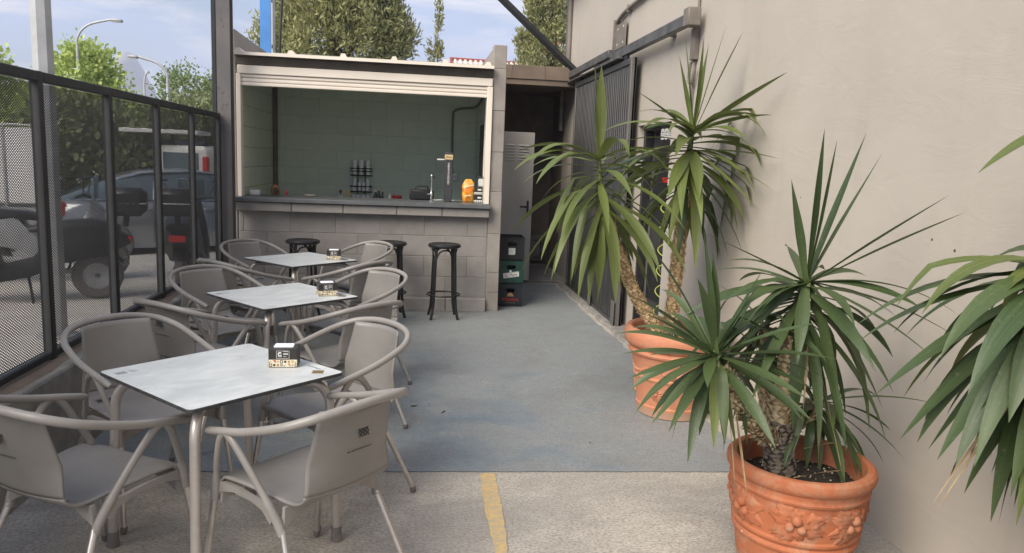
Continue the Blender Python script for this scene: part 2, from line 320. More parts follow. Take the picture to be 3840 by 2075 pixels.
# ------------------------------------------------------------------ mesh helpers
class MB:
    def __init__(s): s.v = []; s.f = []; s.mi = []; s.uv = None; s.col = []
    def add(s, vs, fs, m=0):
        o = len(s.v); s.v += [tuple(x) for x in vs]; s.f += [tuple(i + o for i in f) for f in fs]; s.mi += [m] * len(fs); return s
    def box(s, a, b, bev=0, m=0, mat=None):
        x0, x1 = sorted((a[0], b[0])); y0, y1 = sorted((a[1], b[1])); z0, z1 = sorted((a[2], b[2]))
        if not bev:
            vs = [(x0, y0, z0), (x1, y0, z0), (x1, y1, z0), (x0, y1, z0), (x0, y0, z1), (x1, y0, z1), (x1, y1, z1), (x0, y1, z1)]
            fs = [(3, 2, 1, 0), (4, 5, 6, 7), (0, 1, 5, 4), (1, 2, 6, 5), (2, 3, 7, 6), (3, 0, 4, 7)]
        else:
            e = min(bev, (x1 - x0) * .45, (y1 - y0) * .45, (z1 - z0) * .45)
            vs = []; idx = {}
            X = (x0, x1); Y = (y0, y1); Z = (z0, z1)
            for i in (0, 1):
                for j in (0, 1):
                    for k in (0, 1):
                        dx, dy, dz = (e if i == 0 else -e), (e if j == 0 else -e), (e if k == 0 else -e)
                        for ax in range(3):
                            p = [X[i], Y[j], Z[k]]
                            for q, d in enumerate((dx, dy, dz)):
                                if q != ax: p[q] += d
                            idx[i, j, k, ax] = len(vs); vs.append(tuple(p))
            fs = []
            g = lambda i, j, k, a_: idx[i, j, k, a_]
            for sgn in (0, 1):
                for ax in range(3):
                    q = []
                    for (u, v_) in ((0, 0), (1, 0), (1, 1), (0, 1)):
                        c = [0, 0, 0]; c[ax] = sgn; o = [n for n in range(3) if n != ax]; c[o[0]] = u; c[o[1]] = v_
                        q.append(g(*c, ax))
                    fs.append(tuple(q))
            for ax in range(3):
                o = [n for n in range(3) if n != ax]
                for u in (0, 1):
                    for v_ in (0, 1):
                        c0 = [0, 0, 0]; c0[o[0]] = u; c0[o[1]] = v_; c1 = list(c0); c1[ax] = 1
                        fs.append((g(*c0, o[0]), g(*c0, o[1]), g(*c1, o[1]), g(*c1, o[0])))
            for i in (0, 1):
                for j in (0, 1):
                    for k in (0, 1): fs.append((g(i, j, k, 0), g(i, j, k, 1), g(i, j, k, 2)))
        if mat is not None: vs = [tuple(mat @ Vector(p)) for p in vs]
        return s.add(vs, fs, m)
    def tube(s, pts, r, n=10, cap=True, m=0, closed=False):
        pts = [Vector(p) for p in pts]; k = len(pts)
        rs = r if isinstance(r, (list, tuple)) else [r] * k
        vs = []; fs = []; ref = None
        for i, p in enumerate(pts):
            if closed: d = pts[(i + 1) % k] - pts[i - 1]
            else: d = pts[min(i + 1, k - 1)] - pts[max(i - 1, 0)]
            d.normalize()
            if ref is None:
                ref = Vector((0, 0, 1)) if abs(d.z) < .9 else Vector((1, 0, 0))
            a = (ref - d * ref.dot(d)).normalized(); b = d.cross(a); ref = a
            rr = rs[i] if isinstance(rs[i], (tuple, list)) else (rs[i], rs[i])
            for j in range(n):
                t = 2 * math.pi * j / n
                vs.append(p + a * math.cos(t) * rr[0] + b * math.sin(t) * rr[1])
        kk = k if closed else k - 1
        for i in range(kk):
            for j in range(n):
                fs.append((i * n + j, i * n + (j + 1) % n, ((i + 1) % k) * n + (j + 1) % n, ((i + 1) % k) * n + j))
        if cap and not closed:
            fs.append(tuple(range(n - 1, -1, -1))); fs.append(tuple((k - 1) * n + j for j in range(n)))
        return s.add(vs, fs, m)
    def lathe(s, prof, n=40, c=(0, 0, 0), m=0, cap0=False, cap1=False):
        vs = []; fs = []; k = len(prof)
        for r, z in prof:
            for j in range(n):
                t = 2 * math.pi * j / n; vs.append((c[0] + r * math.cos(t), c[1] + r * math.sin(t), c[2] + z))
        for i in range(k - 1):
            for j in range(n): fs.append((i * n + j, i * n + (j + 1) % n, (i + 1) * n + (j + 1) % n, (i + 1) * n + j))
        if cap0: fs.append(tuple(range(n - 1, -1, -1)))
        if cap1: fs.append(tuple((k - 1) * n + j for j in range(n)))
        return s.add(vs, fs, m)
    def prism(s, poly, y0, y1, m=0):                       # polygon in (x, z) extruded along y
        n = len(poly); vs = [(x, y0, z) for x, z in poly] + [(x, y1, z) for x, z in poly]
        fs = [tuple(range(n)), tuple(range(2 * n - 1, n - 1, -1))] + [(i + n, (i + 1) % n + n, (i + 1) % n, i) for i in range(n)]
        return s.add(vs, fs, m)
    def xform(s, mat, start=0):
        s.v[start:] = [tuple(mat @ Vector(p)) for p in s.v[start:]]; return s
    def build(s, name, mats, parent=None, smooth=True, loc=None, ang=40):
        me = bpy.data.meshes.new(name); me.from_pydata(s.v, [], s.f)
        for k in (mats if isinstance(mats, (list, tuple)) else [mats]): me.materials.append(M[k] if isinstance(k, str) else k)
        if any(s.mi): me.polygons.foreach_set('material_index', s.mi)
        if smooth: shade(me, ang)
        me.update()
        o = bpy.data.objects.new(name, me); C.objects.link(o); o.parent = parent
        if loc: o.location = loc
        return o
def shade(me, ang=40):
    import bmesh
    bm = bmesh.new(); bm.from_mesh(me); bmesh.ops.recalc_face_normals(bm, faces=bm.faces)
    for f in bm.faces: f.smooth = True
    a = R(ang)
    for e in bm.edges:
        if len(e.link_faces) == 2 and e.calc_face_angle(0) > a: e.smooth = False
    bm.to_mesh(me); bm.free()
def tag(o, label=None, cat=None, group=None, kind=None):
    if label: o['label'] = label
    if cat: o['category'] = cat
    if group: o['group'] = group
    if kind: o['kind'] = kind
    return o
def thing(name, label, cat, loc=(0, 0, 0), rz=0, group=None):
    o = bpy.data.objects.new(name, None); C.objects.link(o); o.location = loc; o.rotation_euler = (0, 0, rz)
    o.empty_display_size = .1
    return tag(o, label, cat, group)
def copy_tree(o, parent=None):
    c = o.copy(); C.objects.link(c); c.parent = parent
    for ch in list(o.children): copy_tree(ch, c)
    return c
def dup(o, loc, rz, label, group=None):
    c = copy_tree(o); c.location = loc; c.rotation_euler = (0, 0, rz); c['label'] = label
    if group: c['group'] = group
    return c
def bez(p0, p1, p2, p3, n):
    p0, p1, p2, p3 = map(Vector, (p0, p1, p2, p3)); r = []
    for i in range(n + 1):
        t = i / n; r.append(p0 * (1 - t) ** 3 + p1 * 3 * t * (1 - t) ** 2 + p2 * 3 * t * t * (1 - t) + p3 * t ** 3)
    return r
def spline(pts, n=6):                                      # Catmull-Rom through points
    P = [Vector(p) for p in pts]; P = [P[0] * 2 - P[1]] + P + [P[-1] * 2 - P[-2]]; r = []
    for i in range(1, len(P) - 2):
        for k in range(n):
            t = k / n; a, b, c, d = P[i - 1], P[i], P[i + 1], P[i + 2]
            r.append(.5 * ((2 * b) + (c - a) * t + (2 * a - 5 * b + 4 * c - d) * t * t + (3 * b - a - 3 * c + d) * t ** 3))
    r.append(P[-2]); return r
def text(name, s, size, m, parent, mat, ext=.0006, align='CENTER', sx=1.0):
    cu = bpy.data.curves.new(name, 'FONT'); cu.body = s; cu.size = size; cu.extrude = ext; cu.align_x = align; cu.align_y = 'CENTER'; cu.resolution_u = 3
    tmp = bpy.data.objects.new(name + '_tmp', cu); C.objects.link(tmp)
    bpy.context.view_layer.update()
    me = bpy.data.meshes.new_from_object(tmp); bpy.data.objects.remove(tmp); bpy.data.curves.remove(cu)
    me.materials.clear(); me.materials.append(M[m])
    me.transform(mat @ Matrix.Diagonal((sx, 1, 1, 1)))
    me.name = name; o = bpy.data.objects.new(name, me); C.objects.link(o); o.parent = parent; return o
FRONT = Matrix.Rotation(R(90), 4, 'X')                     # xy text -> xz plane facing -y
def lattice(mb, cx, cz, y, size, wdt, m=0, hollow=True):
    """interlaced star-and-cross emblem in the xz plane at y, facing -y"""
    n = 3; st = size / n
    def seg(a, b):
        d = Vector((b[0] - a[0], b[1] - a[1])); L = d.length; d /= L; q = Vector((-d.y, d.x)) * wdt / 2
        mb.add([(cx + a[0] + q.x, y, cz + a[1] + q.y), (cx + a[0] - q.x, y, cz + a[1] - q.y), (cx + b[0] - q.x, y, cz + b[1] - q.y), (cx + b[0] + q.x, y, cz + b[1] + q.y)], [(0, 1, 2, 3)], m)
    h = size / 2
    for i in range(n + 1):
        o = -h + i * st
        seg((-h, o), (o, -h)) if i else None
        seg((h, o), (o, h)) if i < n else None
        seg((h, -o), (-o, h)) if i < n and False else None
        seg((-h, o), (-o, h)) if i < n else None
        seg((h, o), (-o, -h)) if i else None
    for i in range(n):
        for j in range(n):
            px, pz = -h + st * (i + .5), -h + st * (j + .5)
            k = 8; ri, ro = st * .22, st * .40
            for q in range(k):
                a, b = 2 * math.pi * q / k, 2 * math.pi * (q + 1) / k
                mb.add([(cx + px + ri * math.cos(a), y - .0002, cz + pz + ri * math.sin(a)), (cx + px + ro * math.cos(a), y - .0002, cz + pz + ro * math.sin(a)), (cx + px + ro * math.cos(b), y - .0002, cz + pz + ro * math.sin(b)), (cx + px + ri * math.cos(b), y - .0002, cz + pz + ri * math.sin(b))], [(0, 1, 2, 3)], m)

# ================================================================== the setting
def sheet(name, poly, z, m, kind='structure', parent=None):
    mb = MB(); mb.add([(x, y, z) for x, y in poly], [tuple(range(len(poly)))])
    o = mb.build(name, m, parent, smooth=False); tag(o, kind=kind); return o
sheet('ground', [(-1500, -1500), (1500, -1500), (1500, 2500), (-1500, 2500)], -.125, 'asphalt')
mb = MB(); mb.box((-4.9, -4, -.4), (-1.96, 26, -.01), .02); tag(mb.build('pavement', 'pavement', smooth=False), kind='structure')
sheet('terrace_floor', [(-1.8, -4), (2.3, -4), (2.3, 12.2), (-1.8, 12.2)], 0, 'floor')
jit = lambda a: random.uniform(-a, a)
edge = [(x, 3.735 - .038 * x + jit(.004)) for x in np.linspace(-1.74, 1.95, 90)]
right = [(1.93 + jit(.02), y) for y in np.linspace(3.9, 9.9, 60)]
sheet('floor_paint', edge + right + [(-1.74, 9.98)], .004, 'paint')
lo = [(.384 - (3.70 - y) * .037 + .012 * math.sin(y * 5) + jit(.004), y) for y in np.linspace(3.70, .6, 90)]
hi = [(.450 - (3.70 - y) * .037 + .010 * math.sin(y * 4 + 1) + jit(.004), y) for y in np.linspace(.6, 3.70, 90)]
sheet('yellow_line', lo + hi, .0045, 'yellow')
mb = MB()                                                   # rough mortar strip along the foot of the wall
ys = np.linspace(4.6, 10.0, 70)
for a, b in zip(ys[:-1], ys[1:]):
    xa, xb = 1.965 + .012 * math.sin(a * 9), 1.965 + .012 * math.sin(b * 9)
    h = .028
    mb.add([(xa, a, .001), (xb, b, .001), (xb + .02, b, h), (xa + .02, a, h), (2.2, b, h + .01), (2.2, a, h + .01)], [(0, 1, 2, 3), (3, 2, 4, 5)])
tag(mb.build('kerb_strip', 'concrete'), kind='structure')

# ------------------------------------------------------------------ blocks
def blocks(parent, m, face, u0, u1, zs, pos, L, off, proud=.012, gap=.0045, flip=1, name='block', bev=.0035):
    """courses of blocks on a vertical face; face 'y' runs along x at y=pos (proud towards -y), face 'x' runs along y at x=pos"""
    for k in range(len(zs) - 1):
        z0, z1 = zs[k] + gap / 2, zs[k + 1] - gap / 2
        u = u0 - (off + (k % 2) * .5) * L
        while u < u1 - .02:
            a, b = max(u, u0) + gap / 2, min(u + L, u1) - gap / 2
            u += L
            if b - a < .03: continue
            p = proud - .0095 + jit(.0008)
            mb = MB()
            if face == 'y': mb.box((-(b - a) / 2, -p * flip, -(z1 - z0) / 2), ((b - a) / 2, .012 * flip, (z1 - z0) / 2), bev); loc = ((a + b) / 2, pos, (z0 + z1) / 2)
            else: mb.box((-p * flip, -(b - a) / 2, -(z1 - z0) / 2), (.012 * flip, (b - a) / 2, (z1 - z0) / 2), bev); loc = (pos, (a + b) / 2, (z0 + z1) / 2)
            mb.build(name, m, parent, loc=loc, ang=30)

# ------------------------------------------------------------------ bar kiosk
K = thing('bar_kiosk', 'grey painted block bar kiosk with a raised cream roller shutter and slate counter', 'kiosk', (0, 0, 0))
mb = MB(); mb.box((-1.78, 8.002, 0), (.80, 8.17, 1.12)); fw = mb.build('front_wall', 'block', K, smooth=False)
cz = [.15 + i * .2205 for i in range(5)]
blocks(fw, 'block', 'y', -1.775, .795, cz, 8.0, .463, .40)
mb = MB()
for a, b in ((-1.775, -1.30), (-1.295, -.70), (-.695, -.10), (-.095, .36), (.365, .795)): mb.box((a, 7.925 + jit(.003), 0), (b, 8.02, .15 + jit(.003)), .008)
mb.build('plinth', 'block', fw, ang=30)
for a, b in ((-1.80, -1.24), (-1.235, -.72), (-.715, -.17), (-.165, .30), (.305, .80)):
    m2 = MB(); m2.box((a, 7.895 + jit(.003), 1.028), (b, 8.02, 1.119), .006); m2.build('ledge_block', 'block', fw, ang=30)
mb = MB(); mb.box((-1.835, 7.86, 1.124), (.815, 8.52, 1.166), .004); ct = mb.build('counter', 'counter', K)
# right wall and its rendered end, left wall, back wall
mb = MB(); mb.box((.815, 8.16, 0), (.935, 10.2, 2.815), .004); rw = mb.build('side_wall', 'rough_end', K, smooth=False)
for z0, z1 in ((0, .21), (.21, .43), (.43, .85), (.85, 1.3), (1.3, 1.72), (1.72, 2.15), (2.15, 2.58), (2.58, 2.82)):
    m2 = MB(); m2.box((.802, 7.985 + jit(.004), z0 + .0008), (.937 + jit(.002), 8.165, z1 - .0008), .005); m2.build('pillar_block', 'rough_end', rw, ang=30)
blocks(rw, 'block_in', 'x', 8.17, 10.0, [.15 + i * .2175 for i in range(12)], .812, .426, .2, .012)
mb = MB(); mb.box((-1.95, 8.0, 0), (-1.792, 10.2, 2.82), .004); lw = mb.build('side_wall', 'block', K, smooth=False)
blocks(lw, 'block_in', 'x', 8.02, 10.0, [.15 + i * .2175 for i in range(12)], -1.79, .426, .3, .014, flip=-1)
blocks(lw, 'block', 'x', 8.02, 10.18, [2.60, 2.71, 2.82], -1.79, .426, .3, .004, flip=-1)
mb = MB(); mb.box((-1.80, 10.002, 0), (.815, 10.2, 2.86)); bw = mb.build('back_wall', 'block_in', K, smooth=False)
blocks(bw, 'block_in', 'y', -1.785, .80, [.15 + i * .2175 for i in range(12)], 10.0, .426, .15, .012, gap=.003)
blocks(bw, 'block', 'y', -1.785, .80, [2.60, 2.86], 10.0, .56, .3, .012)
mb = MB(); mb.box((.792, 8.95, 1.44), (.803, 9.28, 2.05), .003); mb.build('wall_hatch', 'dark_beam', rw)
mb = MB(); mb.box((-1.80, 8.55, -.0), (.80, 10.0, .003)); mb.build('inner_floor', 'floor', K, smooth=False)
mb = MB(); mb.box((-1.775, 9.45, .96), (.79, 9.975, 1.0), .003); mb.build('work_top', 'counter', K)
for x in (-1.6, -.5, .6):
    m2 = MB(); m2.box((x - .02, 9.5, .0), (x + .02, 9.95, .96), .003); m2.build('work_top_leg', 'alu', K)
# lintel, roof sheet, ribs
mb = MB(); mb.box((-1.79, 7.99, 2.482), (.80, 8.14, 2.56), .004); mb.build('lintel', 'dark_beam', K)
def roofprof(z):
    pts = []; x = -1.815
    ribs = [-1.738, -1.232, -.724, -.219, .295, .735]
    for r in ribs: pts += [(r - .034, z), (r - .018, z + .036), (r + .018, z + .036), (r + .034, z)]
    return [(-1.80, z)] + [(a, b) for a, b in pts] + [(.797, z)]
mb = MB(); prof = roofprof(2.592)
def zat(y): return -.02 * (y - 7.88)
vs = []; fs = []; n = len(prof)
for y in (7.88, 9.98):
    for x, z in prof: vs.append((x, y, z + zat(y)))
for i in range(n - 1): fs.append((i, i + 1, i + 1 + n, i + n))
mb.add(vs, fs); rf = mb.build('roof_sheet', 'roof_sheet', K, ang=20)
rf.modifiers.new('s', 'SOLIDIFY').thickness = .004
fl = MB()
pp = prof[::-1] + [(-1.80, 2.545), (.797, 2.545)]
fl.prism([(x, z) for x, z in prof] + [(.797, 2.562), (-1.80, 2.562)], 7.872, 7.879); fl.build('roof_edge_flashing', 'white_paint', K, smooth=False)
mb = MB(); mb.box((-1.79, 7.98, 2.56), (.80, 8.0, 2.568)); mb.build('ceiling_batten', 'dark_beam', K, smooth=False)
# roller shutter: box, slats, guides
mb = MB(); mb.box((-1.765, 7.955, 2.392), (.797, 8.13, 2.474), .006); sb = mb.build('shutter_box', 'white_paint', K)
for i in range(3):
    z1 = 2.389 - i * .038; m2 = MB()
    prof2 = [(7.985, z1 - .037), (7.975, z1 - .033), (7.972, z1 - .018), (7.975, z1 - .004), (7.985, z1), (7.993, z1), (7.993, z1 - .037)]
    k = len(prof2); vs = [(-1.735, y, z) for y, z in prof2] + [(.74, y, z) for y, z in prof2]
    m2.add(vs, [tuple(range(k)), tuple(range(2 * k - 1, k - 1, -1))] + [(j, (j + 1) % k, (j + 1) % k + k, j + k) for j in range(k)])
    sl = m2.build('shutter_slat', 'white_paint', K, ang=50)
    if i == 0:
        m3 = MB(); x = -1.72
        while x < .73: m3.add([(x, 7.9706, z1 - .031), (x + .014, 7.9706, z1 - .031), (x + .014, 7.9706, z1 - .027), (x, 7.9706, z1 - .027)], [(0, 1, 2, 3)]); x += .026
        m3.build('slat_perforations', 'ink', sl, smooth=False)
for a, b in ((-1.778, -1.735), (.742, .800)):
    m2 = MB(); m2.box((a, 7.958, 1.168), (b, 8.06, 2.390), .004); m2.build('shutter_guide', 'white_paint', K)
# conduits, cable tray, socket
for x, r in ((-1.765, .018), (-1.735, .012)):
    m2 = MB(); m2.tube([(x, 9.965, 1.0), (x, 9.965, 2.55)], r, 10); m2.build('conduit', 'conduit', bw)
m2 = MB(); m2.tube([(.49, 9.972, 1.41)] + spline([(.49, 9.972, 1.5), (.49, 9.972, 2.15), (.515, 9.972, 2.255), (.60, 9.972, 2.29)], 6) + [(.72, 9.972, 2.30), (.775, 9.94, 2.31), (.785, 9.7, 2.32), (.785, 8.9, 2.36)], .014, 10); m2.build('conduit', 'conduit', bw)
m2 = MB(); m2.tube([(.775, 8.4, 1.45), (.775, 8.4, 2.3)], .012, 8); m2.build('conduit', 'white', rw)
m2 = MB(); m2.box((.50, 9.955, 1.352), (.573, 9.99, 1.448), .008); so = m2.build('socket', 'white', bw)
m2 = MB(); m2.lathe([(.022, 0), (.022, -.006), (.0, -.006)], 16); m2.xform(Matrix.Translation((.5365, 9.955, 1.40)) @ Matrix.Rotation(R(-90), 4, 'X')); m2.build('socket_face', 'galv', so)

# ------------------------------------------------------------------ building wall on the right, with doorway
B = thing('building_wall', 'tall smooth taupe plastered building wall behind the yuccas', 'wall')
DY0, DY1, DZ = 6.24, 7.20, 2.02
WX = 2.16
def wallbox(a, b, name='plaster_face'):
    m_ = MB(); m_.box(a, b); return m_.build(name, 'plaster', B, smooth=False)
mb = MB()
mb.box((WX, -4, -.05), (WX + .3, DY0, 6)); mb.box((WX, DY0, DZ), (WX + .3, DY1, 6)); mb.box((WX, DY1, -.05), (WX + .3, 10.95, 6))
mb.build('plaster_face', 'plaster', B, smooth=False)
mb = MB(); mb.box((WX + .9, DY0 - 1, 0), (WX + .95, DY1 + 1, 2.4)); mb.box((WX + .3, DY0 - 1, 0), (WX + .9, DY0 - .95, 2.4)); mb.box((WX + .3, DY1 + .95, 0), (WX + .9, DY1 + 1, 2.4)); mb.box((WX + .301, DY0 - 1, 2.3), (WX + .95, DY1 + 1, 2.4)); mb.box((WX + .001, DY0, -.02), (WX + 1, DY1, .002))
mb.build('doorway_interior', 'dark_inside', B, smooth=False)
mb = MB(); mb.box((WX + .06, DY1 - .05, .0), (WX + .14, DY1 - .002, DZ - .002), .004); mb.box((WX + .06, DY0 + .002, .0), (WX + .14, DY0 + .04, DZ - .002), .004); mb.box((WX + .06, DY0 + .04, DZ - .05), (WX + .14, DY1 - .05, DZ - .002), .004)
mb.build('door_frame', 'black_metal', B)
mb = MB(); mb.box((WX + .16, DY1 - .62, .02), (WX + .20, DY1 - .06, DZ - .06), .004); dl = mb.build('door_leaf', 'gate_dark', B)
for z in (.6, 1.3):
    m2 = MB(); m2.box((WX + .153, DY1 - .58, z - .25), (WX + .162, DY1 - .10, z + .25), .003); m2.build('door_panel', 'black_metal', dl)
# lattice screen hanging in the doorway
SG = thing('lattice_sign', 'dark hanging sign with white lattice pattern in the doorway of the plastered wall', 'sign', (WX + .035, DY0 + .2, 1.74))
m2 = MB(); m2.box((-.006, -.17, -.27), (.006, .16, .272), .002); m2.build('board', 'black_plastic', SG)
m2 = MB()
for k in range(3): lattice(m2, -.10 + k * .1, .18, -.0075, .095, .008)
m2.xform(Matrix.Rotation(R(-90), 4, 'Z')); m2.build('lattice_print', 'white_print', SG, smooth=False)
m2 = MB(); m2.box((-.0095, -.13, -.24), (-.0063, .02, -.20)); m2.build('red_band', 'red_print', SG, smooth=False)
m2 = MB(); m2.tube([(0, 0, .27), (0, 0, .279)], .003, 6); m2.build('hook', 'black_metal', SG)
# yellow-green coiled hose
m2 = MB(); pts = []
for i in range(150):
    t = i / 149; a = t * 2 * math.pi * 7; pts.append((.045 * math.cos(a), .075 * math.sin(a), 1.35 - 1.3 * t))
m2.tube(pts, .005, 6); ho = m2.build('coiled_hose', 'hose', None, loc=(WX + .055, DY0 + .14, .0)); tag(ho, 'yellow green coiled hose hanging down the edge of the doorway', 'hose')
# holes and filler spots in the plaster, capping at the far corner, downpipe
for y, z, r in ((2.87, 1.37, .005), (2.73, 1.34, .006), (3.98, 1.49, .004)):
    m2 = MB(); m2.lathe([(0, 0), (r * .6, .001), (r, .0), (r * 1.2, -.001)], 10); m2.xform(Matrix.Translation((WX - .001, y, z)) @ Matrix.Rotation(R(-90), 4, 'Y')); m2.build('screw_hole', 'dark_inside', B)
m2 = MB(); m2.box((WX - .035, 10.80, 2.75), (WX + .0, 10.95, 6), .006); m2.build('corner_trim', 'grey_post', B)
m2 = MB(); m2.tube(spline([(WX - .06, 10.87, 2.1), (WX - .06, 10.87, 2.6), (WX - .07, 10.75, 2.8), (WX - .03, 10.7, 3.0), (WX - .03, 10.75, 6)], 5), .035, 10); m2.build('downpipe', 'conduit', B)
m2 = MB(); m2.box((WX - .22, 9.3, 4.03), (WX, 10.9, 4.12), .01); m2.build('eave', 'black_metal', B)

# ------------------------------------------------------------------ sliding gate with its rails
GX = 2.06
G = thing('sliding_gate', 'dark ribbed metal sliding gate hanging from a rail on the plastered wall', 'gate', (GX, 8.3, 0))
gy0, gy1 = 7.16 - 8.3, 9.72 - 8.3
mb = MB(); mb.box((.012, gy0, .03), (.03, gy1, 2.66)); mb.build('backing_sheet', 'gate_dark', G, smooth=False)
m_s = MB(); m_s.box((-.012, -.026, .06), (.012, .026, 2.60), .006); base = m_s.build('slat', 'gate_dark', G)
ns = 33; pitch = (gy1 - gy0 - .12) / ns
base.location.y = gy0 + .06 + pitch / 2
for i in range(1, ns):
    c = base.copy(); C.objects.link(c); c.location.y = gy0 + .06 + pitch * (i + .5)
for y, t_ in ((gy0 + .03, .06), (gy1 - .03, .06)):
    m2 = MB(); m2.box((-.02, y - t_ / 2, .03), (.035, y + t_ / 2, 2.66), .004); m2.build('frame_stile', 'grey_post', G)
m2 = MB(); m2.box((-.022, gy0 + .06, 2.60), (.035, gy1 - .06, 2.66), .004); m2.build('frame_top', 'gate_dark', G)
m2 = MB(); m2.box((-.022, gy0 + .06, .03), (.035, gy1 - .06, .06), .004); m2.build('frame_bottom', 'gate_dark', G)
for y in (gy0 + .02, -.1):
    m2 = MB(); m2.box((-.045, y, .0), (-.038, y + .12, .28 if y < -1 else .16), .002); m2.box((-.045, y, .0), (.03, y + .12, .006)); m2.build('floor_guide', 'grey_post', G)
for y in (-.9, .2, 1.1):
    m2 = MB(); m2.box((-.018, y - .05, 2.66), (.012, y + .05, 2.74), .004); m2.build('hanger', 'black_metal', G)
GR = thing('gate_rail', 'grey steel gate rail bolted along the plastered wall above the gate', 'rail', (GX, 8.3, 2.75))
m2 = MB(); m2.box((-.03, 5.66 - 8.3, -.045), (.03, 8.35 - 8.3, .045), .006); m2.build('near_rail', 'rail_metal', GR)
m2 = MB(); m2.box((-.05, 5.60 - 8.3, -.06), (.05, 5.72 - 8.3, .075), .006); m2.build('end_stop', 'conduit', GR)
m2 = MB(); m2.box((-.055, 7.95 - 8.3, .0), (-.002, 10.65 - 8.3, .085), .006); m2.build('far_rail', 'rail_metal', GR)
m2 = MB(); m2.box((-.07, 7.5 - 8.3, -.065), (.05, 10.9 - 8.3, -.046), .004); m2.build('rail_ledge', 'rail_metal', GR)
for y in (-2.0, -.6, .6, 1.9):
    m2 = MB(); m2.box((.03, y - .03, -.03), (.101, y + .03, .06), .003); m2.build('rail_bracket', 'rail_metal', GR)
m2 = MB(); m2.box((.06, -.55, .10), (.075, -.17, .36), .004); m2.box((.03, -.19, .10), (.10, -.17, .42), .004); pl = m2.build('fixing_plate', 'conduit', GR)
for y in (-.48, -.26):
    for z in (.15, .31):
        m3 = MB(); m3.lathe([(0, .001), (.012, .001), (.012, 0)], 10); m3.xform(Matrix.Translation((.0585, y, z)) @ Matrix.Rotation(R(-90), 4, 'Y')); m3.build('plate_hole', 'white_print', pl)
PC = thing('wall_pipe', 'taupe painted pipe bending along the top of the plastered wall above the rail', 'pipe', (WX - .03, 8.2, 2.9))
m2 = MB(); m2.tube(spline([(0, 0, -.05), (0, 0, .1), (0, -.03, .22), (0, -.35, .30), (0, -1.0, .33), (0, -1.4, .36), (0, -2.4, .40)], 6), .022, 10); m2.build('pipe', 'conduit', PC)
for y, z in ((-.5, .31), (-1.2, .345), (-2.0, .385)):
    m2 = MB(); m2.box((-.02, y - .015, z - .04), (.032, y + .015, z + .04), .004); m2.build('pipe_clip', 'conduit', PC)
EB = thing('wall_switch_box', 'taupe cable box and dangling cable end on the plastered wall', 'cable box', (WX - .02, 5.76, 2.4))
m2 = MB(); m2.box((-.03, -.035, .06), (.0195, .035, .30), .006); m2.build('box', 'conduit', EB)
m2 = MB(); m2.tube([(.005, 0, .30), (.005, 0, 1.2)], .012, 8); m2.build('cable_up', 'conduit', EB)
m2 = MB(); m2.tube([(.005, 0, .06), (.005, .01, -.55)], .007, 8); m2.build('cable_down', 'conduit', EB)
m2 = MB(); m2.tube(spline([(-.01, .0, .06), (-.02, .03, 0.02), (-.02, .035, -.09), (-.02, -.02, -.12), (-.02, -.05, -.06), (-.015, -.06, .0)], 6), .012, 8); m2.build('cable_loop', 'conduit', EB)

# ------------------------------------------------------------------ passage beside the kiosk
P = thing('passage_porch', 'dark block porch with lintel between the bar kiosk and the gate', 'porch', (0, 0, 0))
mb = MB(); mb.box((.94, 10.02, 2.715), (2.155, 10.2, 2.885)); lt = mb.build('lintel', 'brown_wall', P, smooth=False)
blocks(lt, 'brown_wall', 'y', .945, 2.15, [2.71, 2.89], 10.015, .44, .3, .012)
m2 = MB(); m2.box((.945, 10.03, 2.64), (2.15, 10.2, 2.712), .004); m2.build('lintel_soffit', 'brown_wall', P)
mb = MB(); mb.box((.94, 10.2, 2.66), (2.155, 12.0, 2.88)); mb.build('roof_slab', 'brown_wall', P, smooth=False)
mb = MB(); mb.box((.80, 11.8, 0), (2.6, 12.0, 2.66)); mb.build('back_wall', 'brown_wall', P, smooth=False)
mb = MB(); mb.box((.80, 10.201, 0), (.94, 11.8, 2.66)); mb.build('side_wall', 'brown_wall', P, smooth=False)
mb = MB(); mb.box((2.157, 10.951, 0), (2.45, 11.8, 2.66)); mb.build('side_wall', 'brown_wall', P, smooth=False)
mb = MB(); mb.box((1.0, 10.0, 0), (2.13, 11.78, .035), .01); mb.build('threshold', 'concrete', P)
D = thing('steel_door', 'pale steel door with louvred vents and black handle standing open beside the kiosk', 'door', (0, 0, 0))
mb = MB(); mb.box((.95, 9.955, .04), (1.58, 9.995, 2.02), .004); mb.build('leaf', 'door_white', D)
for x0 in (1.19, 1.375):
    for k in range(6):
        z = 1.86 - k * .038; m2 = MB()
        m2.add([(x0 - .005, 9.9545, z), (x0 + .13, 9.9545, z), (x0 + .13, 9.940, z - .018), (x0 - .005, 9.940, z - .018), (x0 + .13, 9.9545, z - .02), (x0 - .005, 9.9545, z - .02)], [(0, 1, 2, 3), (3, 2, 4, 5), (0, 3, 5), (1, 4, 2)]); m2.build('louvre', 'door_white', D, smooth=False)
m2 = MB(); m2.box((1.508, 9.945, .90), (1.535, 9.956, 1.12), .004); hb = m2.build('handle_plate', 'black_plastic', D)
m2 = MB(); m2.tube([(1.522, 9.95, 1.04), (1.522, 9.905, 1.04), (1.50, 9.90, 1.04), (1.41, 9.90, 1.04)], .011, 8); m2.build('lever', 'black_plastic', hb)
MBX = thing('meter_box', 'small pale wall box low in the dark passage behind the steel door', 'box', (1.92, 11.72, .3))
m2 = MB(); m2.box((-.14, -.08, -.21), (.14, .08, .2), .01); m2.build('casing', 'conduit', MBX)
m2 = MB(); m2.tube([(-.02, -.085, .12), (.09, -.10, .12), (.09, -.10, -.15), (-.02, -.085, -.15)], .008, 6); m2.build('guard', 'black_metal', MBX)

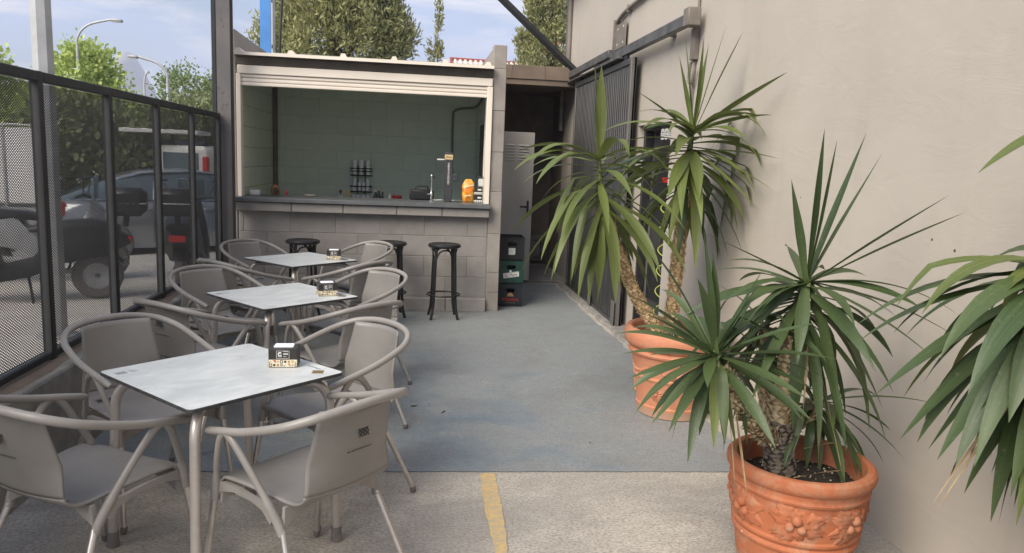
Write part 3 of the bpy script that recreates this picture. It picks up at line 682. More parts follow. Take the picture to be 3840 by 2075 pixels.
# ------------------------------------------------------------------ low wall and perforated fence
LW = thing('low_wall', 'low dark concrete wall carrying the perforated fence', 'wall')
mb = MB(); mb.box((-1.96, -2, -.05), (-1.735, 7.6, .495), .012); mb.build('wall_body', 'concrete', LW)
mb = MB()
ys = np.linspace(-2, 7.6, 120)
for a, b in zip(ys[:-1], ys[1:]):
    wa, wb = .02 + .012 * math.sin(a * 7) + .006 * math.sin(a * 23), .02 + .012 * math.sin(b * 7) + .006 * math.sin(b * 23)
    mb.add([(-1.875, a, .4965), (-1.875, b, .4965), (-1.85 + wb, b, .508), (-1.85 + wa, a, .508), (-1.81 + wb, b, .4962), (-1.81 + wa, a, .4962)], [(0, 1, 2, 3), (3, 2, 4, 5)])
mb.build('mortar_bed', 'brown_wall', LW)
F = thing('mesh_fence', 'black fence of perforated metal panels along the low wall', 'fence')
posts = [1.45, 2.335, 3.22, 4.11, 4.99, 5.88, 6.755, 7.62]
mb = MB(); mb.box((-.024, -.024, .0), (.024, .024, 1.48), .004)
p0 = mb.build('post', 'black_metal', F, loc=(-1.88, posts[0], .497))
for y in posts[1:]:
    c = p0.copy(); C.objects.link(c); c.location.y = y
for a, b in zip(posts[:-1], posts[1:]):
    m2 = MB(); m2.box((-1.905, a + .025, 1.925), (-1.855, b - .025, 1.975), .004); m2.build('top_rail', 'black_metal', F)
    m2 = MB(); m2.box((-1.905, a + .025, .51), (-1.855, b - .025, .545), .004); m2.build('bottom_rail', 'black_metal', F)
def panel_mesh(Wd, Hd, px=.0225, ry=.0074, k=.60, th=.0012):
    s = 2 * ry / 3; nx = int(Wd / px); nz = int(Hd / ry)
    hx = np.array([0, -px / 2, -px / 2, 0, px / 2, px / 2]); hz = np.array([s, s / 2, -s / 2, -s, -s / 2, s / 2])
    j, i = np.meshgrid(np.arange(nz), np.arange(nx), indexing='ij')
    cx_ = (i * px + (j % 2) * px / 2).ravel() + px / 2; cz_ = (j * ry).ravel() + s
    n = len(cx_)
    V = np.zeros((n, 4, 6, 3), np.float32)
    for q, (sc, x) in enumerate(((1, th / 2), (k, th / 2), (k, -th / 2), (1, -th / 2))):
        V[:, q, :, 0] = x; V[:, q, :, 1] = cx_[:, None] + hx[None] * sc; V[:, q, :, 2] = cz_[:, None] + hz[None] * sc
    a = np.arange(6); b = (a + 1) % 6
    quads = np.concatenate([np.stack([q * 6 + a, q * 6 + b, (q + 1) * 6 + b, (q + 1) * 6 + a], 1) for q in range(3)])
    Fq = (np.arange(n)[:, None, None] * 24 + quads[None]).reshape(-1, 4)
    me = bpy.data.meshes.new('mesh_panel'); me.vertices.add(n * 24); me.vertices.foreach_set('co', V.ravel())
    me.loops.add(Fq.size); me.loops.foreach_set('vertex_index', Fq.ravel().astype(np.int32))
    me.polygons.add(len(Fq)); me.polygons.foreach_set('loop_start', np.arange(0, Fq.size, 4, dtype=np.int32)); me.polygons.foreach_set('loop_total', np.full(len(Fq), 4, np.int32))
    me.update(calc_edges=True); me.materials.append(M['black_metal']); return me
pm_ = panel_mesh(.832, 1.372)
for a, b in zip(posts[:-1], posts[1:]):
    o = bpy.data.objects.new('mesh_panel', pm_); C.objects.link(o); o.parent = F; o.location = (-1.88, a + .024, .548)
    o.scale = (1, (b - a - .048) / .842, 1)
# steel column at the kiosk corner
SC = thing('steel_column', 'grey peeling steel column between the fence and the kiosk', 'column', (-1.845, 7.72, 0))
mb = MB(); mb.box((-.045, -.06, -.02), (.085, -.045, 6), .003); mb.box((-.045, .06, -.02), (.085, .075, 6), .003); mb.build('flange', 'grey_post', SC)
mb = MB(); mb.box((-.085, -.065, -.02), (-.046, .08, 6), .003); mb.build('dark_edge', 'black_metal', SC)
mb = MB(); mb.box((.012, -.045, -.02), (.026, .06, 6)); mb.build('web', 'grey_post', SC, smooth=False)
m2 = MB()
for k in range(26):
    z, x, r = random.choice((2.1, 2.2, 2.05, 2.9, 3.0, 2.85, 1.9)) + jit(.12), random.uniform(-.03, .07), random.uniform(.004, .014)
    n = 7; m2.add([(x + r * random.uniform(.5, 1.1) * math.cos(q * 6.283 / n), -.0608, z + 1.5 * r * random.uniform(.5, 1.1) * math.sin(q * 6.283 / n)) for q in range(n)], [tuple(range(n))])
m2.build('rust_chips', 'dark_beam', SC, smooth=False)
BP = thing('blue_post', 'bright blue steel post rising behind the kiosk roof', 'post', (-2.03, 11.0, -.12))
mb = MB(); mb.box((-.085, -.08, 0), (.06, .08, 7), .006); mb.build('shaft', 'blue_post', BP)
mb = MB(); mb.box((.061, -.085, 0), (.088, .085, 7), .003); fl2 = mb.build('grey_flange', 'galv', BP)
for z in (3.15, 3.75, 4.3):
    m2 = MB(); m2.box((.068, -.089, z), (.082, -.084, z + .05), .002); m2.build('bolt_hole', 'black_metal', fl2)
mb = MB(); mb.box((-.17, -.17, 0), (.17, .17, .02)); mb.build('base_plate', 'galv', BP)
CB = MB(); CB.tube([(-2.05, 12, -.13), (-2.04, 12, 3.16), (-2.0, 12, 3.9), (-1.93, 12, 7)], .02, 8); tag(CB.build('black_cable_pole', 'black_metal'), 'thin black pole leaning beside the blue post', 'pole')
BR = MB(); BR.tube([(2.12, 10.0, 2.815), (-2.0, 10.94, 6.58)], .05, 4); tag(BR.build('steel_brace', 'black_metal'), 'black diagonal steel brace running up from the wall corner', 'brace')

# ================================================================== furniture
def make_chair():
    t = thing('terrace_armchair', 'x', 'chair', group='taupe armchairs around the terrace tables')
    # one sheet bent from seat to back: profile in (y, z)
    prof = spline([(0, .235, .415), (0, .225, .432), (0, .10, .438), (0, -.06, .424), (0, -.155, .424), (0, -.212, .455), (0, -.240, .53), (0, -.274, .65), (0, -.302, .762)], 5)
    def wid(p):
        k = min(1, max(0, (.22 - p.y) / .38)); k2 = min(1, max(0, (p.z - .44) / .3))
        return .234 - .040 * k * k * (3 - 2 * k) - .032 * k2
    def surf(pts, name, slot):
        nx = 24; mb = MB(); vs = []
        for p in pts:
            wd = wid(p); back = min(1, max(0, (p.z - .45) / .12)); seat = 1 - back
            for i in range(nx + 1):
                u = -1 + 2 * i / nx; x = u * wd
                y = p.y + back * .030 * u * u * 1.6; z = p.z + seat * (.012 * u * u - .004) - (seat * .02 * u ** 6 if p.y > .2 else 0)
                vs.append((x, y, z))
        fs = []
        for k in range(len(pts) - 1):
            for i in range(nx):
                u = -1 + 2 * (i + .5) / nx; ym = (pts[k].y + pts[k + 1].y) / 2
                if slot and .30 < abs(u) < .72 and -.186 < ym < -.150 and pts[k].z < .45: continue
                fs.append((k * (nx + 1) + i, k * (nx + 1) + i + 1, (k + 1) * (nx + 1) + i + 1, (k + 1) * (nx + 1) + i))
        mb.add(vs, fs); o = mb.build(name, 'taupe', t, ang=70)
        md = o.modifiers.new('thick', 'SOLIDIFY'); md.thickness = .009; md.offset = 0
        return o
    cut = 26
    surf(prof[:cut + 1], 'seat', True); bk = surf(prof[cut:], 'backrest', False)
    # emblem and a line of small print on the rear of the back
    em = MB(); lattice(em, 0, 0, 0, .045, .005)
    em.xform(Matrix.Translation((0, -.2865, .672)) @ Matrix.Rotation(R(-12), 4, 'X')); em.build('emblem', 'ink', bk, smooth=False)
    em = MB(); x = -.055
    while x < .055:
        L = random.uniform(.004, .012); em.add([(x, 0, -.0022), (x + L, 0, -.0022), (x + L, 0, .0022), (x, 0, .0022)], [(0, 1, 2, 3)]); x += L + .0025
    em.xform(Matrix.Translation((0, -.2685, .600)) @ Matrix.Rotation(R(-13), 4, 'X')); em.build('small_print', 'ink', bk, smooth=False)
    # rail: one continuous loop from arm tip round the back to the other arm tip
    h = [(.268, .235, .612), (.275, .14, .634), (.281, .02, .660), (.279, -.09, .690), (.260, -.20, .724), (.202, -.278, .754), (.105, -.314, .771), (0, -.322, .776)]
    pts = spline(h + [(-x, y, z) for x, y, z in h[-2::-1]], 4)
    n = len(pts); rad = [(.0138 + .0015 * math.sin(math.pi * i / (n - 1)), .0128 + .0025 * math.sin(math.pi * i / (n - 1))) for i in range(n)]
    rad[0] = (.009, .009); rad[-1] = (.009, .009); rad[1] = (.014, .014); rad[-2] = (.014, .014)
    mb = MB(); mb.tube(pts, rad, 12); mb.build('arm_rail', 'taupe_rail', t, ang=60)
    for s in (-1, 1):
        # front strut: arm -> front seat corner -> sleeve ; rear strut: arm -> rear corner -> sleeve
        mb = MB(); mb.tube(spline([(s * .277, .115, .636), (s * .272, .145, .60), (s * .258, .185, .52), (s * .240, .222, .44), (s * .238, .232, .39), (s * .238, .236, .352)], 5), [(.0150, .0108)] * 5 + [(.0140, .0115)] * 10 + [(.0165, .0165)] * 11, 10); mb.build('front_strut', 'taupe_rail', t, ang=60)
        mb = MB(); mb.tube(spline([(s * .279, .095, .640), (s * .277, .055, .615), (s * .262, -.005, .54), (s * .236, -.075, .43), (s * .222, -.108, .37), (s * .214, -.128, .325)], 5), [(.0150, .0108)] * 5 + [(.0140, .0115)] * 10 + [(.0165, .0165)] * 11, 10); mb.build('rear_strut', 'taupe_rail', t, ang=60)
        for x0, y0, z0, x1, y1 in ((.238, .236, .37, .262, .285), (.214, -.126, .34, .262, -.275)):
            mb = MB(); mb.tube([(s * x0, y0, z0), (s * x1, y1, .022)], .0125, 12); lg = mb.build('leg', 'alu', t, ang=60)
            mb = MB(); mb.tube([(s * (x1 - .0008), y1 * .995, .028), (s * (x1 + .0015), y1 * 1.004, .006), (s * (x1 + .002), y1 * 1.005, 0)], [.0145, .0145, .010], 12); mb.build('foot_cap', 'rubber', lg, ang=60)
        # side apron: arched web below the seat
        poly = [(.225, .425), (.232, .362), (.20, .388), (.13, .405), (.02, .405), (-.04, .392), (-.085, .355), (-.11, .40), (-.06, .416), (.1, .428)]
        mb = MB(); mb.prism(poly, -.008, .008); mb.xform(Matrix.Translation((s * .226, 0, 0)) @ Matrix(((0, 1, 0, 0), (1, 0, 0, 0), (0, 0, 1, 0), (0, 0, 0, 1)))); mb.build('side_apron', 'taupe_rail', t, ang=40)
    for y, za in ((-.122, .0), (.205, .008)):
        q = .205 if y < 0 else .228; poly = [(-q, .418 + za), (-q - .005, .345), (-q * .86, .365), (-.12, .392), (0, .398), (.12, .392), (q * .86, .365), (q + .005, .345), (q, .418 + za)]
        mb = MB(); mb.prism(poly, y - .007, y + .007); mb.build('cross_apron', 'taupe_rail', t, ang=40)
    return t
def make_table():
    t = thing('terrace_table', 'x', 'table', group='square terrace tables in a row along the fence')
    h = .337; r = .022
    poly = []
    for cx_, cy_, a0 in ((h - r, h - r, 0), (-h + r, h - r, 90), (-h + r, -h + r, 180), (h - r, -h + r, 270)):
        for k in range(5): a = R(a0 + k * 22.5); poly.append((cx_ + r * math.cos(a), cy_ + r * math.sin(a)))
    n = len(poly); mb = MB()
    vs = [(x, y, .722) for x, y in poly] + [(x, y, .7325) for x, y in poly] + [(x * .9955, y * .9955, .735) for x, y in poly]
    mb.add(vs, [tuple(range(n - 1, -1, -1))] + [(i, (i + 1) % n, (i + 1) % n + n, i + n) for i in range(n)] + [(i + n, (i + 1) % n + n, (i + 1) % n + 2 * n, i + 2 * n) for i in range(n)])
    mb.add([vs[2 * n + i] for i in range(n)], [tuple(range(n))], 1)
    top = mb.build('tabletop', ['ink', 'laminate'], t, smooth=False)
    # small corner prints
    m2 = MB(); lattice(m2, 0, 0, 0, .045, .006); m2.xform(Matrix.Translation((h - .075, -h + .075, .7357)) @ Matrix.Rotation(R(45), 4, 'Z') @ Matrix.Rotation(R(-90), 4, 'X')); m2.build('corner_emblem', 'gold', top, smooth=False)
    text('corner_lettering', 'Alhambra', .022, 'grey_print', top, Matrix.Translation((h - .045, -h + .14, .7355)) @ Matrix.Rotation(R(90), 4, 'Z'), ext=.0002)
    m2 = MB(); m2.add([(-h + .03, h - .10, .7355), (-h + .07, h - .10, .7355), (-h + .07, h - .065, .7355), (-h + .03, h - .065, .7355)], [(0, 1, 2, 3)])
    for k in range(4): m2.add([(-h + .08, h - .098 + k * .009, .7355), (-h + .115 - .008 * (k % 2), h - .098 + k * .009, .7355), (-h + .115 - .008 * (k % 2), h - .095 + k * .009, .7355), (-h + .08, h - .095 + k * .009, .7355)], [(0, 1, 2, 3)])
    m2.build('corner_logo', 'grey_print', top, smooth=False)
    for k in range(4):
        a = R(45 + 90 * k); d = Vector((math.cos(a), math.sin(a), 0)); mb = MB()
        o0, o1 = .08, .412
        pts = [d * o0 + Vector((0, 0, .694))] + spline([d * (o1 - .10) + Vector((0, 0, .694)), d * (o1 - .04) + Vector((0, 0, .682)), d * o1 + Vector((0, 0, .63)), d * (o1 + .008) + Vector((0, 0, .55))], 5) + [d * (o1 + .036) + Vector((0, 0, .05))]
        mb.tube(pts, .0185, 14); lg = mb.build('leg', 'table_leg', t, ang=60)
        mb = MB(); mb.tube([d * (o1 + .0345) + Vector((0, 0, .06)), d * (o1 + .036) + Vector((0, 0, .03)), d * (o1 + .037) + Vector((0, 0, .0))], [.0215, .0225, .026], 14); mb.build('foot_cap', 'rubber', lg, ang=50)
        m2 = MB(); m2.box((-.012, -.02, .712), (.012, .02, .722), .002); m2.xform(Matrix.Translation(d * .28) @ Matrix.Rotation(a, 4, 'Z')); m2.build('fixing_clip', 'black_plastic', t)
    mb = MB(); mb.box((-.09, -.09, .680), (.09, .09, .708), .008); mb.build('hub_plate', 'black_plastic', t)
    return t
def make_stool():
    t = thing('bar_stool', 'x', 'stool', group='black bentwood stools at the bar')
    mb = MB(); mb.lathe([(0, .728), (.13, .728), (.158, .732), (.168, .742), (.168, .757), (.160, .766), (.150, .768), (.140, .763), (.06, .7585), (0, .758)], 36)
    st = mb.build('seat', 'stool_paint', t, ang=35)
    for k in range(4):
        a = R(45 + 90 * k); d = Vector((math.cos(a), math.sin(a), 0)); z = Vector((0, 0, 1))
        mb = MB(); mb.tube(spline([d * .128 + z * .73, d * .142 + z * .55, d * .152 + z * .30, d * .165 + z * .12, d * .195 + z * .0], 6), [.0155] * 18 + [.014] * 7, 10); mb.build('leg', 'stool_paint', t, ang=60)
        a2 = R(45 + 90 * (k + 1)); e = Vector((math.cos(a2), math.sin(a2), 0)); md = (d + e) * .5
        mb = MB(); mb.tube(spline([d * .143 + z * .53 , d * .136 + md * .012 + z * .60, d * .085 + md * .07 + z * .685, md * .18 + z * .712, e * .085 + md * .07 + z * .685, e * .136 + md * .012 + z * .60, e * .143 + z * .53], 5), .009, 8); mb.build('arched_brace', 'stool_paint', t, ang=60)
    pts = [(.165 * math.cos(i / 36 * 6.2832), .165 * math.sin(i / 36 * 6.2832), .245) for i in range(36)]
    mb = MB(); mb.tube(pts, .009, 8, closed=True); mb.build('foot_ring', 'stool_paint', t, ang=60)
    return t
def make_napkin():
    t = thing('napkin_box', 'x', 'napkin box', group='printed napkin boxes on the tables')
    W2, D2, Hh = .058, .048, .080
    mb = MB(); mb.box((-W2, -D2, 0), (W2, D2, Hh), .002); bd = mb.build('carton', 'napkin_black', t)
    m2 = MB(); m2.box((-.040, -.027, Hh - .002), (.040, .027, Hh + .006), .003); m2.build('napkins', 'paper', t)
    # patterned band round the foot
    y = -D2 - .0006; m2 = MB()
    def q(x0, x1, z0, z1, m, dy=0): m2.add([(x0, y - dy, z0), (x1, y - dy, z0), (x1, y - dy, z1), (x0, y - dy, z1)], [(0, 1, 2, 3)], m)
    q(-W2 + .0005, W2 - .0005, .003, .034, 0)
    x = -W2 + .004; st = .0138; rr = random.Random(3)
    for i in range(8):
        for j in range(2):
            cx_, z0 = -W2 + .002 + i * .01465, .0045 + j * .0145
            kind = (i * 3 + j * 5) % 7
            if kind == 0: q(cx_ + .001, cx_ + .013, z0, z0 + .013, 1, .0003); q(cx_ + .004, cx_ + .010, z0 + .003, z0 + .010, 0, .0005)
            elif kind == 1: m2.add([(cx_ + .001, y - .0003, z0 + .013), (cx_ + .013, y - .0003, z0 + .013), (cx_ + .013, y - .0003, z0)], [(0, 1, 2)], 2 if j else 3)
            elif kind == 2:
                for k in range(3): m2.add([(cx_ + .001 + k * .004, y - .0003, z0 + .012), (cx_ + .003 + k * .004, y - .0003, z0 + .013), (cx_ + .005 + k * .004, y - .0003, z0 + .002), (cx_ + .003 + k * .004, y - .0003, z0 + .001)], [(0, 1, 2, 3)], 1 if i % 2 else 3)
            elif kind == 3: m2.add([(cx_ + .007 + .0055 * math.cos(a), y - .0003, z0 + .0065 + .0055 * math.sin(a)) for a in np.linspace(0, 6.283, 11)[:-1]], [tuple(range(10))], 1)
            elif kind == 4: q(cx_ + .001, cx_ + .013, z0 + .0055, z0 + .0075, 3, .0003); q(cx_ + .006, cx_ + .008, z0 + .001, z0 + .012, 3, .0003)
            elif kind == 5: q(cx_ + .001, cx_ + .005, z0 + .001, z0 + .005, 1, .0003); q(cx_ + .006, cx_ + .0085, z0 + .006, z0 + .009, 1, .0003)
            else: q(cx_ + .003, cx_ + .011, z0 + .002, z0 + .011, 3, .0003)
    nb = len(m2.v)
    lf = MB(); lf.v = list(m2.v); lf.f = list(m2.f); lf.mi = list(m2.mi)
    lf.xform(Matrix.Rotation(R(-90), 4, 'Z') @ Matrix.Diagonal((D2 / W2, 1, 1, 1)) @ Matrix.Translation((0, -(W2 - D2), 0)))
    m2.build('printed_band', ['cream', 'ink', 'red_print', 'gold'], bd, smooth=False); lf.build('printed_band', ['cream', 'ink', 'red_print', 'gold'], bd, smooth=False)
    # framed logo
    m2 = MB()
    def r4(x0, x1, z0, z1): m2.add([(x0, y, z0), (x1, y, z0), (x1, y, z1), (x0, y, z1)], [(0, 1, 2, 3)])
    r4(-.026, .026, .039, .0402); r4(-.026, .026, .0708, .072); r4(-.026, -.0248, .0402, .0708); r4(.0248, .026, .0402, .0708)
    m2.add([(-.012 + .0085 * math.cos(a), y, .0605 + .0085 * math.sin(a) - .002) for a in np.linspace(.6, 6.0, 14)] + [(-.012 + .004 * math.cos(a), y, .0570 + .004 * math.sin(a)) for a in np.linspace(6.0, .6, 14)], [(i, i + 1, 26 - i, 27 - i) for i in range(13)])
    r4(-.020, -.004, .0485, .0505); r4(-.020, -.004, .0455, .0468)
    for z in (.068, .060, .0575, .055, .0465): r4(.002, .021 if z != .0465 else .014, z, z + .0016)
    m2.build('printed_logo', 'white_print', bd, smooth=False)
    return t
ch = make_chair()
for o_ in list(ch.children) + [g for c_ in ch.children for g in c_.children]: o_.data.transform(Matrix.Diagonal((1, 1, 1.035, 1)))
tb = make_table(); sto = make_stool(); nap = make_napkin()
chairs = [  # x, y, facing angle (deg, direction the sitter looks), label
    (-.36, 2.69, 136, 'taupe armchair beside the yellow line, its back with emblem turned to the potted yuccas'),
    (-1.155, 2.71, 60, 'taupe armchair against the low wall, at the table farthest from the bar, facing the bar'),
    (-1.21, 3.53, -44, 'taupe armchair by the fence, bar side of the table farthest from the bar'),
    (-.355, 3.50, -137, 'taupe armchair on the aisle, bar side of the table farthest from the bar'),
    (-.40, 4.39, 133, 'taupe armchair at the middle table, emblem back towards the open aisle'),
    (-1.17, 4.36, 54, 'taupe armchair at the middle table, emblem back towards the fence'),
    (-1.27, 5.22, -43, 'taupe armchair by the fence, bar side of the middle table'),
    (-.38, 5.26, -135, 'taupe armchair on the aisle, bar side of the middle table'),
    (-.51, 6.07, 139, 'taupe armchair at the table closest to the bar, emblem back towards the open aisle'),
    (-1.28, 5.98, 50, 'taupe armchair at the table closest to the bar, emblem back towards the fence'),
    (-1.36, 6.94, -45, 'taupe armchair in front of the stools, by the steel column'),
    (-.53, 7.05, -137, 'taupe armchair in front of the stools, on the aisle side')]
for i, (x, y, a, lab) in enumerate(chairs):
    o = ch if i == 0 else copy_tree(ch)
    o.location = (x, y, .004 if y > 3.9 else .002); o.rotation_euler = (0, 0, R(a - 90)); o['label'] = lab
for i, (x, y, a, lab) in enumerate(((-.745, 3.045, 45, 'square marbled table on bare concrete, farthest from the bar'), (-.805, 4.785, 42, 'square marbled table in the middle of the row'), (-.935, 6.475, 45, 'square marbled table closest to the bar stools'))):
    o = tb if i == 0 else copy_tree(tb); o.location = (x, y, .004); o.rotation_euler = (0, 0, R(a)); o['label'] = lab
for i, (x, y, lab) in enumerate(((-1.09, 7.66, 'black bentwood stool at the bar by the steel column'), (-.225, 7.68, 'black bentwood stool at the bar, between two other stools'), (.325, 7.62, 'black bentwood stool at the bar nearest the stacked crates'))):
    o = sto if i == 0 else copy_tree(sto); o.location = (x, y, .004); o.rotation_euler = (0, 0, R((20, 10, 4)[i])); o['label'] = lab
for i, (x, y, a, lab) in enumerate(((-.525, 3.155, 1, 'printed napkin box on the table farthest from the bar'), (-.535, 4.80, 16, 'printed napkin box on the middle table'), (-.665, 6.49, 4, 'printed napkin box on the table closest to the bar'))):
    o = nap if i == 0 else copy_tree(nap); o.location = (x, y, .7393); o.rotation_euler = (0, 0, R(a)); o['label'] = lab

# ------------------------------------------------------------------ crates
def crate(z, m, label, h=.262):
    t = thing('bottle_crate', label, 'crate', (1.112, 8.43, z), R(-2), group='bottle crates stacked by the kiosk pillar')
    W2, D2 = .142, .185
    mb = MB()
    mb.box((-W2, D2 - .012, .02), (W2, D2, h)); mb.box((-W2, -D2, .02), (-W2 + .012, D2 - .012, h)); mb.box((W2 - .012, -D2, .02), (W2, D2 - .012, h)); mb.box((-W2 + .008, -D2 + .008, .006), (W2 - .008, D2 - .008, .02))
    mb.box((-W2, -D2, h - .012), (W2, -D2 - .004, h + .0)) 
    # front with rounded hand slot
    sw, sh_, sz = .052, .024, h - .075
    out_ = [(-W2 + .012, .02), (W2 - .012, .02), (W2 - .012, h - .012), (-W2 + .012, h - .012)]
    ring = []
    for k in range(24):
        a = 2 * math.pi * k / 24; cxs = (sw - sh_) * (1 if math.cos(a) > 0 else -1); ring.append((cxs + sh_ * math.cos(a), sz + sh_ * math.sin(a)))
    def border(a):
        c, s_ = math.cos(a), math.sin(a); X = W2 - .012; zu, zl = h - .012 - sz, sz - .02
        tx = X / abs(c) if abs(c) > 1e-6 else 1e9; tz = (zu / s_ if s_ > 0 else zl / -s_) if abs(s_) > 1e-6 else 1e9
        q = min(tx, tz); return (c * q, sz + s_ * q)
    angs = sorted([2 * math.pi * k / 24 for k in range(24)] + [math.atan2(pz - sz, px) % (2 * math.pi) for px, pz in out_])
    ri = [((sw - sh_) * (1 if math.cos(a) > 0 else -1) + sh_ * math.cos(a), sz + sh_ * math.sin(a)) for a in angs]; ro = [border(a) for a in angs]
    n = len(angs)
    for y in (-D2, -D2 + .012):
        mb.add([(x, y, z_) for x, z_ in ri] + [(x, y, z_) for x, z_ in ro], [(i, (i + 1) % n, (i + 1) % n + n, i + n) for i in range(n)])
    mb.add([(x, -D2, z_) for x, z_ in ri] + [(x, -D2 + .012, z_) for x, z_ in ri], [(i, (i + 1) % n, (i + 1) % n + n, i + n) for i in range(n)])
    mb.build('crate_body', m, t, ang=30); return t, -D2 - .0012
t1, yf = crate(.004, 'crate_navy', 'dark navy bottle crate with red lettering at the foot of the crate stack')
text('lettering', 'Alhambra', .058, 'red_print', t1, Matrix.Translation((0, yf, .085)) @ FRONT, sx=.82)
text('lettering', 'C E R V E Z A S', .017, 'gold', t1, Matrix.Translation((0, yf, .045)) @ FRONT)
m2 = MB(); y = yf
m2.add([(-.032, y, .115), (.032, y, .115), (.036, y, .13), (.03, y, .145), (.018, y, .150), (0, y, .165), (-.018, y, .150), (-.03, y, .145), (-.036, y, .13)], [tuple(range(9))])
for x in (-.022, -.007, .008, .021): m2.add([(x - .004, y - .0004, .115), (x + .004, y - .0004, .115), (x + .004, y - .0004, .128), (x - .004, y - .0004, .128)], [(0, 1, 2, 3)], 1)
m2.build('castle_emblem', ['gold', 'crate_navy'], t1, smooth=False)
t2, yf = crate(.267, 'crate_green', 'green bottle crate with white banner label, in the middle of the crate stack')
sk = Matrix.Translation((0, yf, .10)) @ FRONT @ Matrix.Rotation(R(9), 4, 'Z')
m2 = MB(); m2.add([(-.088, -.028, 0), (.088, -.028, 0), (.092, .03, 0), (-.086, .03, 0)], [(0, 1, 2, 3)]); m2.add([(-.084, .022, .0004), (.088, .022, .0004), (.088, .0245, .0004), (-.084, .0245, .0004)], [(0, 1, 2, 3)], 1); m2.add([(-.084, -.0225, .0004), (.086, -.0225, .0004), (.086, -.020, .0004), (-.084, -.020, .0004)], [(0, 1, 2, 3)], 1)
m2.add([(.016 * math.cos(a) * (1 if k % 2 else .65), .044 + .016 * math.sin(a) * (1 if k % 2 else .65), 0) for k, a in enumerate(np.linspace(0, 6.2832, 13)[:-1])], [tuple(range(12))])
m2.xform(sk); m2.build('banner_label', ['white_print', 'ink'], t2, smooth=False)
text('lettering', 'San Miguel', .044, 'ink', t2, Matrix.Translation((0, -.0009, 0)) @ sk, sx=.78)
t3, yf = crate(.530, 'crate_black', 'black bottle crate with white lattice emblem on top of the crate stack')
m2 = MB(); lattice(m2, 0, .105, yf, .072, .011); m2.build('lattice_emblem', 'white_print', t3, smooth=False)

# ------------------------------------------------------------------ things on and behind the bar
CT = 1.1672
def glass(mb, x, y, z, r0, r1, h, n=14): mb.lathe([(0, .002), (r0, .002), (r1, h), (r1 - .002, h), (r0 - .002, .006), (0, .006)], n, (x, y, z))
RK = thing('glass_rack', 'black wire rack with drinking glasses on the back wall of the bar', 'rack', (-.675, 9.92, 1.0))
for z0, z1 in ((.375, .465), (.165, .235)):
    for z in (z0, (z0 + z1) / 2 + .01 if z0 > .3 else z1, z1):
        mb = MB(); mb.tube([(-.138, -.035, z), (.138, -.035, z), (.138, .055, z), (-.138, .055, z)], .006, 6, closed=True); mb.build('wire_hoop', 'black_metal', RK, ang=60)
    for k in range(8):
        m2 = MB(); m2.tube([(-.12 + k * .034, -.035, z0), (-.12 + k * .034, .055, z0)], .003, 5); m2.build('shelf_wire', 'black_metal', RK)
for x in (-.045, .045):
    m2 = MB(); m2.tube([(x, .06, .003), (x, .06, .5)], .006, 6); m2.build('upright', 'black_metal', RK)
gl = [(-.083, .38, .026, .030, .185), (0, .38, .026, .030, .185), (.085, .38, .026, .030, .185), (-.085, .172, .024, .028, .16), (-.022, .172, .02, .024, .11), (.028, .172, .02, .024, .11), (.082, .172, .024, .028, .155)]
for i, (x, z, r0, r1, h) in enumerate(gl):
    mb = MB(); glass(mb, 0, 0, 0, r0, r1, h)
    o = mb.build('drinking_glass', 'glass', None, loc=(-.675 + x, 9.925, 1.0 + z + .004)); tag(o, 'tall clear glass on the upper tier of the wire rack' if i < 3 else ('tall clear glass on the lower tier of the wire rack' if i in (3, 6) else 'short clear glass on the lower tier of the wire rack'), 'glass', 'upper glasses in the wire rack' if i < 3 else ('tall lower glasses in the wire rack' if i in (3, 6) else 'short glasses in the wire rack'))
for i, x in enumerate((-.765, -.70, -.63, -.57)):
    mb = MB(); glass(mb, 0, 0, 0, .022, .03, .13); o = mb.build('drinking_glass', 'glass', None, loc=(x, 9.80, 1.0005)); tag(o, 'clear glass standing on the work top below the wire rack', 'glass', 'glasses on the work top below the rack')
GRL = thing('sandwich_grill', 'black ribbed sandwich grill standing on its edge on the counter', 'grill', (.09, 8.42, CT))
mb = MB(); mb.box((-.135, -.035, .0), (.135, .035, .112), .014); mb.build('lid', 'black_plastic', GRL)
for k in range(15):
    m2 = MB(); x = -.112 + k * .016; m2.box((x - .004, -.040, .012), (x + .004, -.034, .092), .002); m2.build('rib', 'black_plastic', GRL)
m2 = MB(); m2.tube(spline([(-.068, 0, .11), (-.066, 0, .138), (-.05, 0, .152), (.05, 0, .152), (.066, 0, .138), (.068, 0, .11)], 5), .009, 8); m2.build('handle', 'black_plastic', GRL)
TP = thing('water_tap', 'slim chrome water tap with black spout tip on the counter', 'tap', (.192, 8.24, CT))
mb = MB(); mb.lathe([(.022, 0), (.022, .012), (.012, .02), (.014, .06), (.014, .085), (.009, .095), (.008, .25), (.011, .255), (.011, .275), (.006, .285), (0, .285)], 16); mb.build('stem', 'chrome', TP)
m2 = MB(); m2.tube(spline([(.0, -.0, .272), (.014, -.03, .276), (.024, -.05, .262), (.03, -.055, .245)], 4), .006, 8); m2.build('spout', 'black_plastic', TP)
m2 = MB(); m2.tube([(-.045, 0, .075), (0, 0, .072)], .005, 8); m2.build('lever', 'chrome', TP)
TW = thing('beer_tower', 'tall black beer tap tower with vertical white lettering on the counter', 'beer tap', (.372, 8.22, CT))
mb = MB(); mb.box((-.041, -.035, 0), (.041, .035, .535), .004); tw = mb.build('column', 'tower', TW)
m2 = MB(); m2.box((-.043, -.037, .455), (.043, .037, .508), .002); bnd = m2.build('gold_band', 'beige', tw)
text('lettering', 'Alhambra', .021, 'ink', bnd, Matrix.Translation((0, -.0378, .482)) @ FRONT, sx=.85)
text('lettering', 'CERVEZAS ALHAMBRA', .028, 'white_print', tw, Matrix.Translation((0, -.0358, .305)) @ FRONT @ Matrix.Rotation(R(90), 4, 'Z'), sx=.82)
